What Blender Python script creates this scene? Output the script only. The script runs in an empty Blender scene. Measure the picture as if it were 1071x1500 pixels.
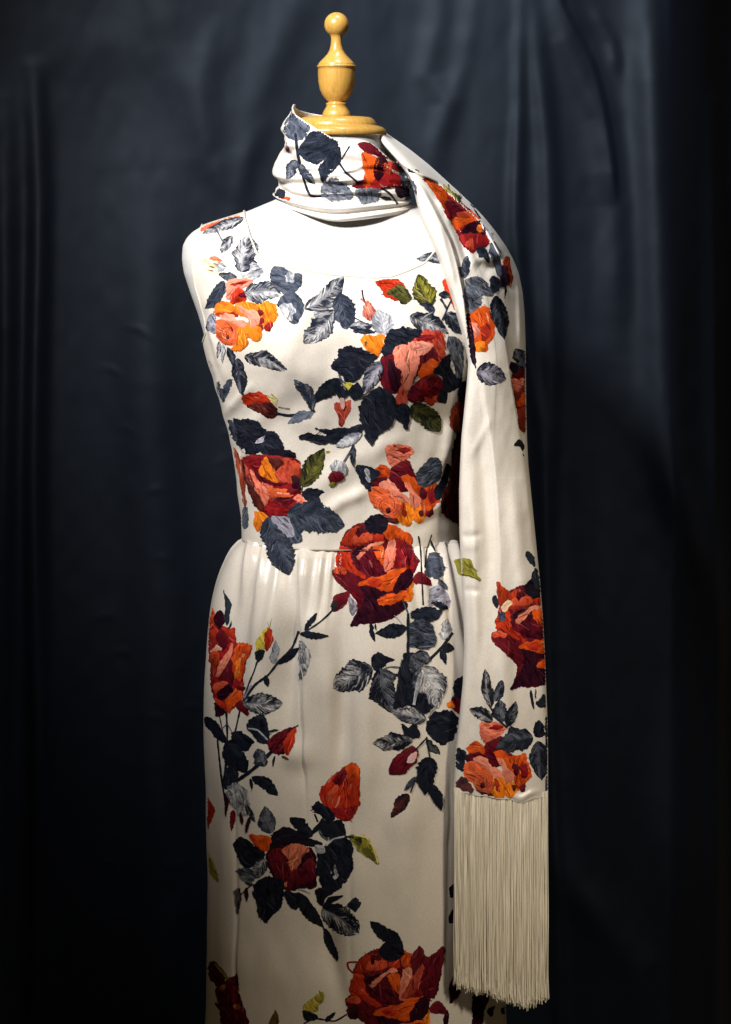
import bpy, bmesh, math, random
import numpy as np
from mathutils import Vector
from mathutils.bvhtree import BVHTree
from mathutils.geometry import delaunay_2d_cdt

# ------------------------------------------------------------------ camera, light, exposure
SC = bpy.context.scene
COL = SC.collection
K = 0.0009                     # metres per photograph pixel in the plane of the dress form
CAMD = 3.0                     # distance of the camera
ZW = 1.05                      # height of the waist (row 785 of the photograph)
CAM = np.array([0.0, -CAMD, ZW + (785 - 300) * K])

cd = bpy.data.cameras.new('camera'); co = bpy.data.objects.new('camera', cd); COL.objects.link(co)
co.location = CAM; co.rotation_euler = (math.pi / 2, 0, 0)
cd.sensor_fit = 'VERTICAL'; cd.sensor_height = 36; cd.lens = 36 * CAMD / (1500 * K)
cd.shift_y = -450 / 1500; cd.clip_end = 50
SC.camera = co

wd = bpy.data.worlds.new('World'); SC.world = wd; wd.use_nodes = True
wd.node_tree.nodes['Background'].inputs[0].default_value = (1.0, 0.68, 0.36, 1)
wd.node_tree.nodes['Background'].inputs[1].default_value = 0.036

def lamp(name, kind, loc, target, power, color, **kw):
    l = bpy.data.lights.new(name, kind); o = bpy.data.objects.new(name, l); COL.objects.link(o)
    o.location = loc
    o.rotation_euler = (Vector(target) - Vector(loc)).to_track_quat('-Z', 'Y').to_euler()
    l.energy = power; l.color = color
    for k, v in kw.items(): setattr(l, k, v)
    return o
# a ceiling spotlight above and in front of the form, a weaker second one from the right
lamp('ceiling_spot', 'SPOT', (-1.10, -1.85, 2.90), (-0.03, 0.0, 1.60), 690, (1.0, 0.975, 0.945),
     spot_size=math.radians(35.5), spot_blend=1.0, shadow_soft_size=0.18)
lamp('ceiling_spot_right', 'SPOT', (1.1, -1.95, 2.3), (0.42, -0.1, 0.78), 150, (1.0, 0.88, 0.68),
     spot_size=math.radians(34), spot_blend=1.0, shadow_soft_size=0.14)
lamp('backdrop_wash', 'SPOT', (0.18, -0.15, 2.95), (0.10, 0.5, 1.57), 235, (0.84, 0.92, 1.0),
     spot_size=math.radians(44), spot_blend=1.0, shadow_soft_size=0.25)

vs = SC.view_settings
vs.view_transform = 'Standard'; vs.look = 'None'; vs.exposure = 0.0; vs.gamma = 1.0; vs.use_curve_mapping = False
SC.render.engine = 'CYCLES'

# ------------------------------------------------------------------ helpers
def X(px): return (np.asarray(px, float) - 535.5) * K
def Z(py): return ZW + (785 - np.asarray(py, float)) * K
def proj(v):
    """world -> photograph pixels"""
    v = np.asarray(v, float); f = CAMD / (v[..., 1] + CAMD)
    x = v[..., 0] * f; z = CAM[2] + (v[..., 2] - CAM[2]) * f
    return x / K + 535.5, 785 - (z - ZW) / K
def pxray(px, py):
    d = np.stack([X(px), np.zeros_like(np.asarray(px, float)), Z(py)], -1) - CAM
    return d / np.linalg.norm(d, axis=-1, keepdims=True)
def smooth1(a, s):
    if s <= 0: return a
    r = int(3 * s); k = np.exp(-0.5 * (np.arange(-r, r + 1) / s) ** 2); k /= k.sum()
    return np.convolve(np.pad(a, r, mode='edge'), k, mode='valid')
def table(pts, s=5, lo=0, hi=2000):
    p = sorted(pts); g = np.arange(lo, hi + 1)
    v = smooth1(np.interp(g, [a for a, b in p], [b for a, b in p]), s)
    return lambda y: np.interp(y, g, v)
def table2(pts, y0, y1, s0=1.2, s1=16):
    f0, f1 = table(pts, s0), table(pts, s1)
    def f(y):
        k = np.clip((np.asarray(y, float) - y0) / (y1 - y0), 0, 1); k = k * k * (3 - 2 * k)
        return f0(y) * (1 - k) + f1(y) * k
    return f
_r = np.random.RandomState(7)
_lat = _r.rand(256, 256)
def vnoise(x, y):
    """smooth 2-d value noise, -1..1"""
    x = np.asarray(x, float); y = np.asarray(y, float)
    xi = np.floor(x).astype(int); yi = np.floor(y).astype(int); fx = x - xi; fy = y - yi
    fx = fx * fx * (3 - 2 * fx); fy = fy * fy * (3 - 2 * fy)
    L = lambda a, b: _lat[a & 255, b & 255]
    return 2 * ((L(xi, yi) * (1 - fx) + L(xi + 1, yi) * fx) * (1 - fy) + (L(xi, yi + 1) * (1 - fx) + L(xi + 1, yi + 1) * fx) * fy) - 1
def polydist(px, py, poly):
    """distance to a polyline, signed (+ right of travel direction on screen), and 0..1 parameter along it"""
    best = np.full(np.shape(px), 1e9); sg = np.zeros(np.shape(px)); tt = np.zeros(np.shape(px))
    P = np.array(poly, float); ln = np.r_[0, np.cumsum(np.hypot(*np.diff(P, axis=0).T))]
    for i in range(len(P) - 1):
        a, b = P[i], P[i + 1]; d = b - a; l2 = d @ d
        t = np.clip(((px - a[0]) * d[0] + (py - a[1]) * d[1]) / l2, 0, 1)
        qx = px - a[0] - t * d[0]; qy = py - a[1] - t * d[1]; ds = np.hypot(qx, qy)
        m = ds < best
        best = np.where(m, ds, best); cr = d[0] * qy - d[1] * qx
        sg = np.where(m, np.sign(cr), sg); tt = np.where(m, (ln[i] + t * (ln[i + 1] - ln[i])) / ln[-1], tt)
    return best, sg, tt
def ends(t, a=0.12):
    return np.clip(np.minimum(t, 1 - t) / a, 0, 1)
def near(px, py, poly, r):
    P = np.array(poly, float); a = P.min(0) - r; b = P.max(0) + r
    return (px > a[0]) & (px < b[0]) & (py > a[1]) & (py < b[1])
def ridge(px, py, poly, w, amp, fade=0.15):
    m = near(px, py, poly, 3 * w); out = np.zeros(np.shape(px))
    if m.any():
        d, s, t = polydist(px[m], py[m], poly)
        out[m] = amp * np.exp(-(d / w) ** 2) * (0.15 + 0.85 * ends(t, fade) if fade else 1.0)
    return out
def step(px, py, poly, amp, decay, soft=2.5, side=1, fade=0.12):
    """an overlap: one side of the line stands proud and eases back over 'decay' pixels"""
    m = near(px, py, poly, 4 * decay); out = np.zeros(np.shape(px))
    if m.any():
        d, s, t = polydist(px[m], py[m], poly); d = d * s * side
        u = np.clip(d / soft * 0.5 + 0.5, 0, 1); u = u * u * (3 - 2 * u)
        out[m] = amp * u * np.exp(-np.maximum(d, 0) / decay) * ends(t, fade)
    return out

def link(name, me, mat, parent=None, smooth=True):
    o = bpy.data.objects.new(name, me); COL.objects.link(o)
    if mat is not None: me.materials.append(mat)
    if smooth and len(me.polygons): me.polygons.foreach_set('use_smooth', [True] * len(me.polygons))
    if parent is not None: o.parent = parent
    return o
def tag(o, label=None, cat=None, group=None, kind=None):
    for k, v in (('label', label), ('category', cat), ('group', group), ('kind', kind)):
        if v: o[k] = v
    return o
def empty(name, loc):
    o = bpy.data.objects.new(name, None); COL.objects.link(o); o.location = loc; o.empty_display_size = 0.05
    return o
def adopt(o, parent):
    """parent while keeping the world place (parents are only moved, never turned)"""
    o.parent = parent; off = Vector((0, 0, 0)); p = parent
    while p is not None: off += p.location; p = p.parent
    o.location = o.location - off
    return o
def grid_faces(nr, nc, wrap=False):
    r = np.arange(nr - 1)[:, None]; c = np.arange(nc if wrap else nc - 1)[None, :]; c2 = (c + 1) % nc
    return np.stack([r * nc + c, (r + 1) * nc + c, (r + 1) * nc + c2, r * nc + c2], -1).reshape(-1, 4)
def mesh(name, verts, faces):
    me = bpy.data.meshes.new(name)
    verts = np.asarray(verts, float).reshape(-1, 3)
    if isinstance(faces, np.ndarray):
        n, k = faces.shape
        me.vertices.add(len(verts)); me.vertices.foreach_set('co', verts.astype(np.float32).ravel())
        me.loops.add(n * k); me.loops.foreach_set('vertex_index', faces.astype(np.int32).ravel())
        me.polygons.add(n); me.polygons.foreach_set('loop_start', np.arange(0, n * k, k, dtype=np.int32)); me.polygons.foreach_set('loop_total', np.full(n, k, dtype=np.int32))
        me.update(calc_edges=True)
    else:
        me.from_pydata([tuple(v) for v in verts], [], [tuple(int(i) for i in f) for f in faces]); me.update()
    return me
def lathe(prof, cx, cy, n=64):
    """prof: list of (radius px, row px) from top to bottom, rounded between the points given"""
    p = np.array(prof, float); t = np.linspace(0, 2 * np.pi, n, endpoint=False)
    v = np.stack([X(cx) + p[:, :1] * K * np.cos(t), cy + p[:, :1] * K * np.sin(t), np.repeat(Z(p[:, 1:2]), n, 1)], -1)
    return v.reshape(-1, 3), grid_faces(len(p), n, True)
def clip_tris(v, tris, f):
    """keep the part of a triangle mesh where f > 0, cut cleanly along f = 0"""
    v = [tuple(a) for a in v]; out = []; cache = {}
    def cut(a, b):
        k = (min(a, b), max(a, b))
        if k not in cache:
            a, b = k; t = f[a] / (f[a] - f[b]); t = min(max(t, 0.02), 0.98)
            cache[k] = len(v); v.append(tuple(np.array(v[a]) * (1 - t) + np.array(v[b]) * t))
        return cache[k]
    pos = f > 0
    keep = pos[tris]; cnt = keep.sum(1)
    out.extend(map(tuple, tris[cnt == 3]))
    for tr, kp in zip(tris[(cnt > 0) & (cnt < 3)], keep[(cnt > 0) & (cnt < 3)]):
        poly = []
        for i in range(3):
            a, b = int(tr[i]), int(tr[(i + 1) % 3])
            if pos[a]: poly.append(a)
            if pos[a] != pos[b]: poly.append(cut(a, b))
        for i in range(1, len(poly) - 1): out.append((poly[0], poly[i], poly[i + 1]))
    used = np.unique(np.array(out)); mp = -np.ones(len(v), int); mp[used] = np.arange(len(used))
    return np.array(v)[used], mp[np.array(out)]
def inside(px, py, poly):
    P = np.asarray(poly, float); Q = np.roll(P, 1, 0); px = np.asarray(px, float); py = np.asarray(py, float); sh = px.shape
    out = np.zeros(px.size, bool); fx = px.ravel(); fy = py.ravel()
    dy = np.where(Q[:, 1] == P[:, 1], 1e-9, Q[:, 1] - P[:, 1]); sl = (Q[:, 0] - P[:, 0]) / dy
    for i in range(0, len(fx), 20000):
        x, y = fx[i:i + 20000, None], fy[i:i + 20000, None]
        c = ((P[:, 1] > y) != (Q[:, 1] > y)) & (x < sl * (y - P[:, 1]) + P[:, 0])
        out[i:i + 20000] = c.sum(1) % 2 == 1
    return out.reshape(sh)
def outdist(px, py, poly):
    """plain distance to a polyline, all points at once"""
    P = np.asarray(poly, float); A = P[:-1]; D = P[1:] - A; l2 = (D ** 2).sum(1) + 1e-12
    qx = px[:, None] - A[:, 0]; qy = py[:, None] - A[:, 1]; t = np.clip((qx * D[:, 0] + qy * D[:, 1]) / l2, 0, 1)
    return np.sqrt(((qx - t * D[:, 0]) ** 2 + (qy - t * D[:, 1]) ** 2).min(1))
def sdf(px, py, poly):
    """+ inside"""
    d, _, _ = polydist(px, py, list(poly) + [poly[0]])
    return np.where(inside(px, py, poly), d, -d)
def spline(pts, closed, stepx=2.5):
    P = np.array(pts, float); n = len(P); out = []
    for i in range(n if closed else n - 1):
        if closed: a, b, c, d = P[i - 1], P[i], P[(i + 1) % n], P[(i + 2) % n]
        else: a, b, c, d = P[max(i - 1, 0)], P[i], P[i + 1], P[min(i + 2, n - 1)]
        m = max(1, int(np.hypot(*(c - b)) / stepx)); t = np.linspace(0, 1, m, endpoint=False)[:, None]
        cr = 0.5 * ((2 * b) + (c - a) * t + (2 * a - 5 * b + 4 * c - d) * t ** 2 + (3 * b - a - 3 * c + d) * t ** 3)
        out.append(0.6 * cr + 0.4 * (b + (c - b) * t))
    out = np.concatenate(out)
    return out if closed else np.vstack([out, P[-1]])

# ------------------------------------------------------------------ materials
def new_mat(name):
    m = bpy.data.materials.new(name); m.use_nodes = True; nt = m.node_tree
    return m, nt, nt.nodes['Principled BSDF']
def node(nt, t, **kw):
    n = nt.nodes.new(t)
    for k, v in kw.items(): setattr(n, k, v)
    return n
def noise(nt, vec, scale, detail=3, rough=0.55, dist=0.0):
    n = node(nt, 'ShaderNodeTexNoise'); n.inputs['Scale'].default_value = scale
    n.inputs['Detail'].default_value = detail; n.inputs['Roughness'].default_value = rough; n.inputs['Distortion'].default_value = dist
    if vec is not None: nt.links.new(vec, n.inputs['Vector'])
    return n.outputs['Fac']
def mapping(nt, vec, scale):
    n = node(nt, 'ShaderNodeMapping'); n.inputs['Scale'].default_value = scale; nt.links.new(vec, n.inputs['Vector']); return n.outputs[0]
def ramp(nt, fac, stops):
    n = node(nt, 'ShaderNodeValToRGB'); nt.links.new(fac, n.inputs[0]); e = n.color_ramp.elements
    while len(e) > 1: e.remove(e[0])
    e[0].position = stops[0][0]; e[0].color = (*stops[0][1], 1)
    for p, c in stops[1:]:
        x = e.new(p); x.color = (*c, 1)
    return n.outputs[0]
def maprange(nt, v, a, b, c, d):
    n = node(nt, 'ShaderNodeMapRange'); nt.links.new(v, n.inputs[0])
    for i, q in enumerate((a, b, c, d)): n.inputs[i + 1].default_value = q
    return n.outputs[0]
def math_(nt, op, a, b):
    n = node(nt, 'ShaderNodeMath', operation=op)
    for i, q in enumerate((a, b)):
        if isinstance(q, (int, float)): n.inputs[i].default_value = q
        else: nt.links.new(q, n.inputs[i])
    return n.outputs[0]
def bump(nt, bsdf, h, strength, dist):
    n = node(nt, 'ShaderNodeBump'); n.inputs['Strength'].default_value = strength; n.inputs['Distance'].default_value = dist
    nt.links.new(h, n.inputs['Height']); nt.links.new(n.outputs[0], bsdf.inputs['Normal'])

def weave(nt, vec, sx, sz):
    """over-under thread relief"""
    sp = node(nt, 'ShaderNodeSeparateXYZ'); nt.links.new(vec, sp.inputs[0])
    a = math_(nt, 'SINE', math_(nt, 'MULTIPLY', sp.outputs[0], sx), 0); b = math_(nt, 'SINE', math_(nt, 'MULTIPLY', sp.outputs[2], sz), 0)
    return math_(nt, 'MULTIPLY', a, b)
def satin_mat(name, col, rough=0.38):
    m, nt, b = new_mat(name); tc = node(nt, 'ShaderNodeTexCoord'); v = tc.outputs['Object']
    n1 = noise(nt, v, 560, 2, 0.6); n2 = noise(nt, v, 9, 3)
    c = ramp(nt, n2, [(0.3, tuple(x * 0.955 for x in col)), (0.7, col)])
    mx = node(nt, 'ShaderNodeMixRGB', blend_type='MULTIPLY'); mx.inputs[0].default_value = 0.50
    nt.links.new(c, mx.inputs[1]); nt.links.new(ramp(nt, n1, [(0.3, (0.72, 0.70, 0.68)), (0.7, (1, 1, 1))]), mx.inputs[2])
    nt.links.new(mx.outputs[0], b.inputs['Base Color'])
    nt.links.new(maprange(nt, n2, 0.3, 0.7, rough - 0.03, rough + 0.05), b.inputs['Roughness'])
    b.inputs['Specular IOR Level'].default_value = 0.62; b.inputs['Anisotropic'].default_value = 0.45
    b.inputs['Sheen Weight'].default_value = 0.08; b.inputs['Sheen Roughness'].default_value = 0.4
    n3 = noise(nt, mapping(nt, v, (60, 60, 25)), 1.0, 4)
    h = math_(nt, 'ADD', math_(nt, 'MULTIPLY', n1, 0.25), math_(nt, 'MULTIPLY', n3, 1.4))
    bump(nt, b, h, 0.22, 0.0012)
    return m
M = {}
M['satin'] = satin_mat('ivory_satin', (0.705, 0.648, 0.575), 0.29)
M['satin_scarf'] = satin_mat('ivory_satin_scarf', (0.70, 0.652, 0.59), 0.33)

m, nt, b = new_mat('calico_cover'); tc = node(nt, 'ShaderNodeTexCoord'); v = tc.outputs['Object']
w = weave(nt, v, 2600, 2600); n1 = noise(nt, v, 400, 3)
nt.links.new(ramp(nt, n1, [(0.3, (0.47, 0.465, 0.45)), (0.7, (0.55, 0.545, 0.53))]), b.inputs['Base Color'])
b.inputs['Roughness'].default_value = 0.9; b.inputs['Specular IOR Level'].default_value = 0.15
bump(nt, b, math_(nt, 'ADD', w, math_(nt, 'MULTIPLY', n1, 2)), 0.35, 0.0006); M['calico'] = m

m, nt, b = new_mat('varnished_wood'); tc = node(nt, 'ShaderNodeTexCoord'); v = tc.outputs['Object']
g = noise(nt, mapping(nt, v, (230, 230, 22)), 1.0, 6, 0.7, 0.8); g2 = noise(nt, mapping(nt, v, (900, 900, 60)), 1.0, 2)
nt.links.new(ramp(nt, g, [(0.25, (0.25, 0.115, 0.017)), (0.42, (0.43, 0.235, 0.046)), (0.75, (0.55, 0.325, 0.082))]), b.inputs['Base Color'])
nt.links.new(maprange(nt, g2, 0.3, 0.7, 0.25, 0.38), b.inputs['Roughness'])
b.inputs['Coat Weight'].default_value = 0.3; b.inputs['Coat Roughness'].default_value = 0.12
bump(nt, b, g2, 0.15, 0.0004); M['wood'] = m

m, nt, b = new_mat('navy_backdrop_cloth'); tc = node(nt, 'ShaderNodeTexCoord'); v = tc.outputs['Object']
n1 = noise(nt, v, 700, 2, 0.7); n2 = noise(nt, v, 5, 4)
mx = node(nt, 'ShaderNodeMixRGB', blend_type='MULTIPLY'); mx.inputs[0].default_value = 1
nt.links.new(ramp(nt, n2, [(0.3, (0.0012, 0.0018, 0.0038)), (0.7, (0.0018, 0.0026, 0.0052))]), mx.inputs[1])
nt.links.new(ramp(nt, n1, [(0.3, (0.55, 0.55, 0.55)), (0.7, (1.25, 1.25, 1.25))]), mx.inputs[2])
nt.links.new(mx.outputs[0], b.inputs['Base Color'])
b.inputs['Roughness'].default_value = 0.54; b.inputs['Specular IOR Level'].default_value = 0.22; b.inputs['Specular Tint'].default_value = (0.66, 0.80, 1.0, 1)
b.inputs['Sheen Weight'].default_value = 0.012; b.inputs['Sheen Tint'].default_value = (0.5, 0.7, 1, 1)
n3 = noise(nt, mapping(nt, v, (16, 16, 12)), 1.0, 8, 0.62, 0.5)
bump(nt, b, math_(nt, 'ADD', math_(nt, 'MULTIPLY', n1, 0.12), math_(nt, 'MULTIPLY', n3, 1.5)), 0.07, 0.003); M['backdrop'] = m

m, nt, b = new_mat('silk_fringe'); tc = node(nt, 'ShaderNodeTexCoord'); v = tc.outputs['Object']
n1 = noise(nt, mapping(nt, v, (900, 900, 12)), 1.0, 2)
nt.links.new(ramp(nt, n1, [(0.3, (0.86, 0.78, 0.63)), (0.7, (0.97, 0.91, 0.78))]), b.inputs['Base Color'])
b.inputs['Roughness'].default_value = 0.5; b.inputs['Sheen Weight'].default_value = 0.9; b.inputs['Sheen Tint'].default_value = (1, 0.95, 0.85, 1); M['fringe'] = m

m, nt, b = new_mat('seam_thread'); b.inputs['Base Color'].default_value = (0.62, 0.58, 0.51, 1); b.inputs['Roughness'].default_value = 0.7
M['thread'] = m

# printed velvet: colours and brush direction come with each painted patch, the strokes from noise
m, nt, b = new_mat('printed_velvet')
ca = node(nt, 'ShaderNodeAttribute', attribute_name='ca'); cb = node(nt, 'ShaderNodeAttribute', attribute_name='cb')
st = node(nt, 'ShaderNodeAttribute', attribute_name='st'); am = node(nt, 'ShaderNodeAttribute', attribute_name='amt')
ed = node(nt, 'ShaderNodeAttribute', attribute_name='edge')
s1 = noise(nt, mapping(nt, st.outputs['Vector'], (0.045, 0.17, 1)), 1.0, 6, 0.68, 1.3)
s2 = noise(nt, mapping(nt, st.outputs['Vector'], (0.07, 0.12, 1)), 1.0, 5, 0.68, 0.8)
s3 = noise(nt, mapping(nt, st.outputs['Vector'], (0.16, 0.85, 1)), 1.0, 2, 0.5, 0.4)
nrm = maprange(nt, s1, 0.25, 0.75, 0.0, 1.0)
th = math_(nt, 'SUBTRACT', math_(nt, 'ADD', nrm, am.outputs['Fac']), 1.0)
th2 = math_(nt, 'SUBTRACT', math_(nt, 'ADD', maprange(nt, s2, 0.27, 0.73, 0.0, 1.0), am.outputs['Fac']), 1.0)
fac = maprange(nt, math_(nt, 'ADD', math_(nt, 'MULTIPLY', th, 0.5), math_(nt, 'MULTIPLY', th2, 0.5)), -0.30, 0.32, 0.0, 1.0)
mx = node(nt, 'ShaderNodeMixRGB'); nt.links.new(fac, mx.inputs[0]); nt.links.new(ca.outputs['Color'], mx.inputs[1]); nt.links.new(cb.outputs['Color'], mx.inputs[2])
mm = node(nt, 'ShaderNodeMixRGB', blend_type='MULTIPLY'); mm.inputs[0].default_value = 1
nt.links.new(mx.outputs[0], mm.inputs[1]); nt.links.new(ramp(nt, s2, [(0.28, (0.36, 0.30, 0.36)), (0.5, (1, 1, 1)), (0.72, (1.45, 1.34, 1.24))]), mm.inputs[2])
m3 = node(nt, 'ShaderNodeMixRGB', blend_type='MULTIPLY'); m3.inputs[0].default_value = 1
nt.links.new(mm.outputs[0], m3.inputs[1]); nt.links.new(ramp(nt, s3, [(0.3, (0.86, 0.85, 0.86)), (0.7, (1.12, 1.12, 1.1))]), m3.inputs[2])
nt.links.new(m3.outputs[0], b.inputs['Base Color'])
b.inputs['Roughness'].default_value = 0.75; b.inputs['Specular IOR Level'].default_value = 0.0
b.inputs['Sheen Weight'].default_value = 0.0; b.inputs['Sheen Roughness'].default_value = 0.5
# dry-brush edges: the paint breaks up along the outline
al = math_(nt, 'ADD', math_(nt, 'MULTIPLY', ed.outputs['Fac'], 1.7), math_(nt, 'MULTIPLY', math_(nt, 'SUBTRACT', math_(nt, 'ADD', math_(nt, 'MULTIPLY', s1, 0.5), math_(nt, 'MULTIPLY', s3, 0.5)), 0.5), 2.2))
nt.links.new(maprange(nt, al, 0.46, 0.54, 0.0, 1.0), b.inputs['Alpha'])
M['print'] = m

# ------------------------------------------------------------------ backdrop curtain
BY = 0.46
nx, nz = 420, 420
gx = np.linspace(-260, 1330, nx)[None, :].repeat(nz, 0); gz = np.linspace(-190, 1800, nz)[:, None].repeat(nx, 1)
h = np.zeros_like(gx)
for poly, w_, a in [
    ([(50, 100), (58, 300), (52, 700), (60, 1200), (50, 1800)], 13, 0.030),
    ([(5, 150), (10, 500), (0, 1000), (-5, 1800)], 16, 0.026),
    ([(40, 30), (120, 75), (190, 60), (240, 10), (262, -90)], 40, 0.004),
    ([(228, -120), (245, 70), (290, 145), (330, 260)], 26, 0.005),
    ([(470, -60), (425, 35), (395, 95), (365, 165), (345, 300)], 24, 0.006),
    ([(318, 20), (296, 150), (300, 230), (345, 300)], 20, 0.0055),
    ([(392, 160), (362, 235), (340, 320), (320, 420)], 14, 0.0042),
    ([(200, 250), (215, 420), (225, 640), (240, 900), (235, 1300), (240, 1800)], 42, 0.030),
        ([(230, 1130), (270, 1300), (225, 1500), (180, 1800)], 24, 0.012),
    ([(650, -120), (640, 40), (625, 110), (655, 150), (630, 220)], 15, 0.0055),
    ([(700, -60), (680, 100), (640, 220), (620, 300)], 13, 0.0038),
    ([(762, -120), (760, 150), (755, 330), (768, 480), (790, 620), (800, 900), (815, 1300), (830, 1800)], 9, 0.011),
    ([(772, -60), (788, 90), (803, 230), (806, 500), (802, 760), (812, 950)], 13, 0.014),
    ([(812, -60), (830, 60), (880, 170), (900, 300), (905, 520)], 20, 0.014),
    ([(868, 10), (896, 60), (905, 110)], 8, 0.005),
    ([(945, -120), (955, 120), (962, 330), (970, 560), (985, 700), (1040, 850), (1090, 1050)], 24, 0.028),
    ([(1056, 150), (1058, 420), (1062, 900), (1060, 1800)], 14, 0.022),
    ([(870, 600), (880, 900), (870, 1300), (880, 1800)], 30, 0.012),
    ([(760, 1150), (835, 1300), (930, 1420), (960, 1800)], 26, 0.010),
    ([(1130, -150), (1125, 900), (1140, 1800)], 26, 0.035), ([(1220, -150), (1210, 900), (1230, 1800)], 26, 0.035),
    ([(-90, -150), (-80, 900), (-95, 1800)], 26, 0.035), ([(-180, -150), (-190, 900), (-170, 1800)], 26, 0.035)]:
    h += ridge(gx, gz, spline(poly, False, 60), w_ * 1.15, a * 0.62, 0.2)
h += step(gx, gz, spline([(808, -80), (826, 10), (868, 90), (885, 150), (897, 220), (905, 300)], False, 20), 0.007, 40, 4)
h += 0.007 * vnoise(gx / 150 + 3, gz / 800) + 0.0012 * vnoise(gx / 45, gz / 200 + 9) + 0.0004 * vnoise(gx / 18 + 5, gz / 30)
cr = np.zeros_like(h)                                   # small set-in creases low on the left
for i in range(26):
    x0 = _r.uniform(120, 330); y0 = _r.uniform(420, 1450); a = _r.uniform(-0.5, 0.5); l = _r.uniform(20, 60)
    cr += ridge(gx, gz, [(x0, y0), (x0 + l * 0.5, y0 + a * l * 0.4 - 4), (x0 + l, y0 + a * l)], 5, _r.uniform(0.0004, 0.001), 0.45)
h += cr
h -= 1.9 * K * (np.maximum(gx - 978, 0) ** 2 / (np.maximum(gx - 978, 0) + 40)) + 1.5 * K * (np.maximum(-gx - 10, 0) ** 2 / (np.maximum(-gx - 10, 0) + 40))
fB = (CAMD + BY) / CAMD
bx = X(gx) * fB; bz = CAM[2] + (Z(gz) - CAM[2]) * fB
me = mesh('backdrop_curtain', np.stack([bx, BY - h, bz], -1), grid_faces(nz, nx))
o = link('backdrop_curtain', me, M['backdrop']); s_ = o.modifiers.new('thick', 'SOLIDIFY'); s_.thickness = 0.001; s_.offset = 1
tag(o, 'dark navy satin curtain hanging in soft folds behind the dress form', 'curtain')

# ------------------------------------------------------------------ the body under the dress
Lt = table([(190, 425), (280, 424), (292, 405), (300, 385), (310, 362), (318, 335), (328, 303), (338, 284), (348, 274), (360, 268), (380, 267), (400, 270), (430, 280), (460, 291),
            (480, 297), (500, 302), (520, 307), (540, 312), (560, 318), (580, 326), (600, 331), (640, 340), (680, 347), (720, 352), (760, 357), (790, 358), (900, 330), (1000, 320)], 3)
Rt = table([(190, 563), (280, 566), (292, 590), (300, 608), (310, 632), (318, 656), (328, 688), (338, 710), (348, 722), (360, 731), (380, 736), (400, 737), (430, 733), (460, 726),
            (480, 722), (500, 717), (520, 712), (560, 701), (600, 690), (640, 681), (680, 674), (720, 670), (790, 668), (900, 700), (1000, 710)], 3)
Ft = table([(190, .060), (280, .062), (300, .066), (330, .078), (360, .093), (400, .110), (440, .124), (490, .137), (530, .137), (570, .129), (620, .116), (700, .104), (790, .099), (900, .12), (1000, .125)], 9)
Bt = table([(190, .060), (280, .062), (300, .070), (330, .085), (380, .104), (450, .112), (600, .098), (790, .088), (900, .12)], 9)
Nt = table([(190, 2.0), (300, 2.0), (340, 2.3), (400, 2.35), (600, 2.15), (800, 2.1)], 10)
def ring(theta, py, off=0.0):
    """body surface: angle (0 right, 90 front, 180 left) and row -> world point, off = metres outward"""
    l, r = Lt(py), Rt(py); c = (l + r) / 2; a = (r - l) / 2 * K + off; n = Nt(py)
    ct, sn = np.cos(theta), np.sin(theta)
    ex = np.sign(ct) * np.abs(ct) ** (2 / n); ey = np.sign(sn) * np.abs(sn) ** (2 / n)
    x = X(c) + a * ex; y = -np.where(sn > 0, Ft(py) + off, Bt(py) + off) * ey
    px = x / K + 535.5
    bust = 0.020 * (np.exp(-((px - 418) / 62) ** 2) + np.exp(-((px - 602) / 62) ** 2)) * np.exp(-((py - 508) / np.where(py < 508, 78, 60)) ** 2)
    y = y - np.where(sn > 0, bust * np.clip(sn * 2, 0, 1), 0)
    return np.stack([x, y, Z(py) + 0 * x], -1)

# dress form: torso with neck, turned wooden cap and finial
form = empty('dress_form', (float(X(494)), 0, 0.0))
tag(form, 'white calico dress form with a turned wooden neck cap and finial', 'dress form')
th = np.linspace(0, 2 * np.pi, 260, endpoint=False)[None, :]; rows = np.r_[np.arange(197, 360, 1.5), np.arange(360, 830, 4)][:, None]
v = ring(th, rows)
TORSO = (v.reshape(-1, 3), grid_faces(len(rows), 260, True)[:, ::-1])
torso = adopt(link('torso', mesh('torso', *TORSO), M['calico']), form)
# the centre front seam of the calico cover
sy = np.arange(303, 520, 3.0); sx = 504 + 0 * sy
tb = BVHTree.FromPolygons([tuple(q) for q in TORSO[0]], [tuple(int(i) for i in f) for f in TORSO[1]])
pts = []
for a, b_ in zip(sx, sy):
    d = pxray(a, b_); hit = tb.ray_cast(Vector(CAM), Vector(d))
    pts.append((np.array(hit[0]), np.array(hit[1])))
vv = []; ff = []
for i, (p, n) in enumerate(pts):
    vv += [p + n * 0.0001 - np.array([0.0009, 0, 0]), p + n * 0.0005, p + n * 0.0001 + np.array([0.0009, 0, 0])]
    if i: k = 3 * i; ff += [(k - 3, k - 2, k + 1, k), (k - 2, k - 1, k + 2, k + 1)]
adopt(link('front_seam', mesh('front_seam', vv, ff), M['calico']), torso).location = (0, 0, 0)
bpy.data.objects['front_seam'].parent = torso

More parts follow.
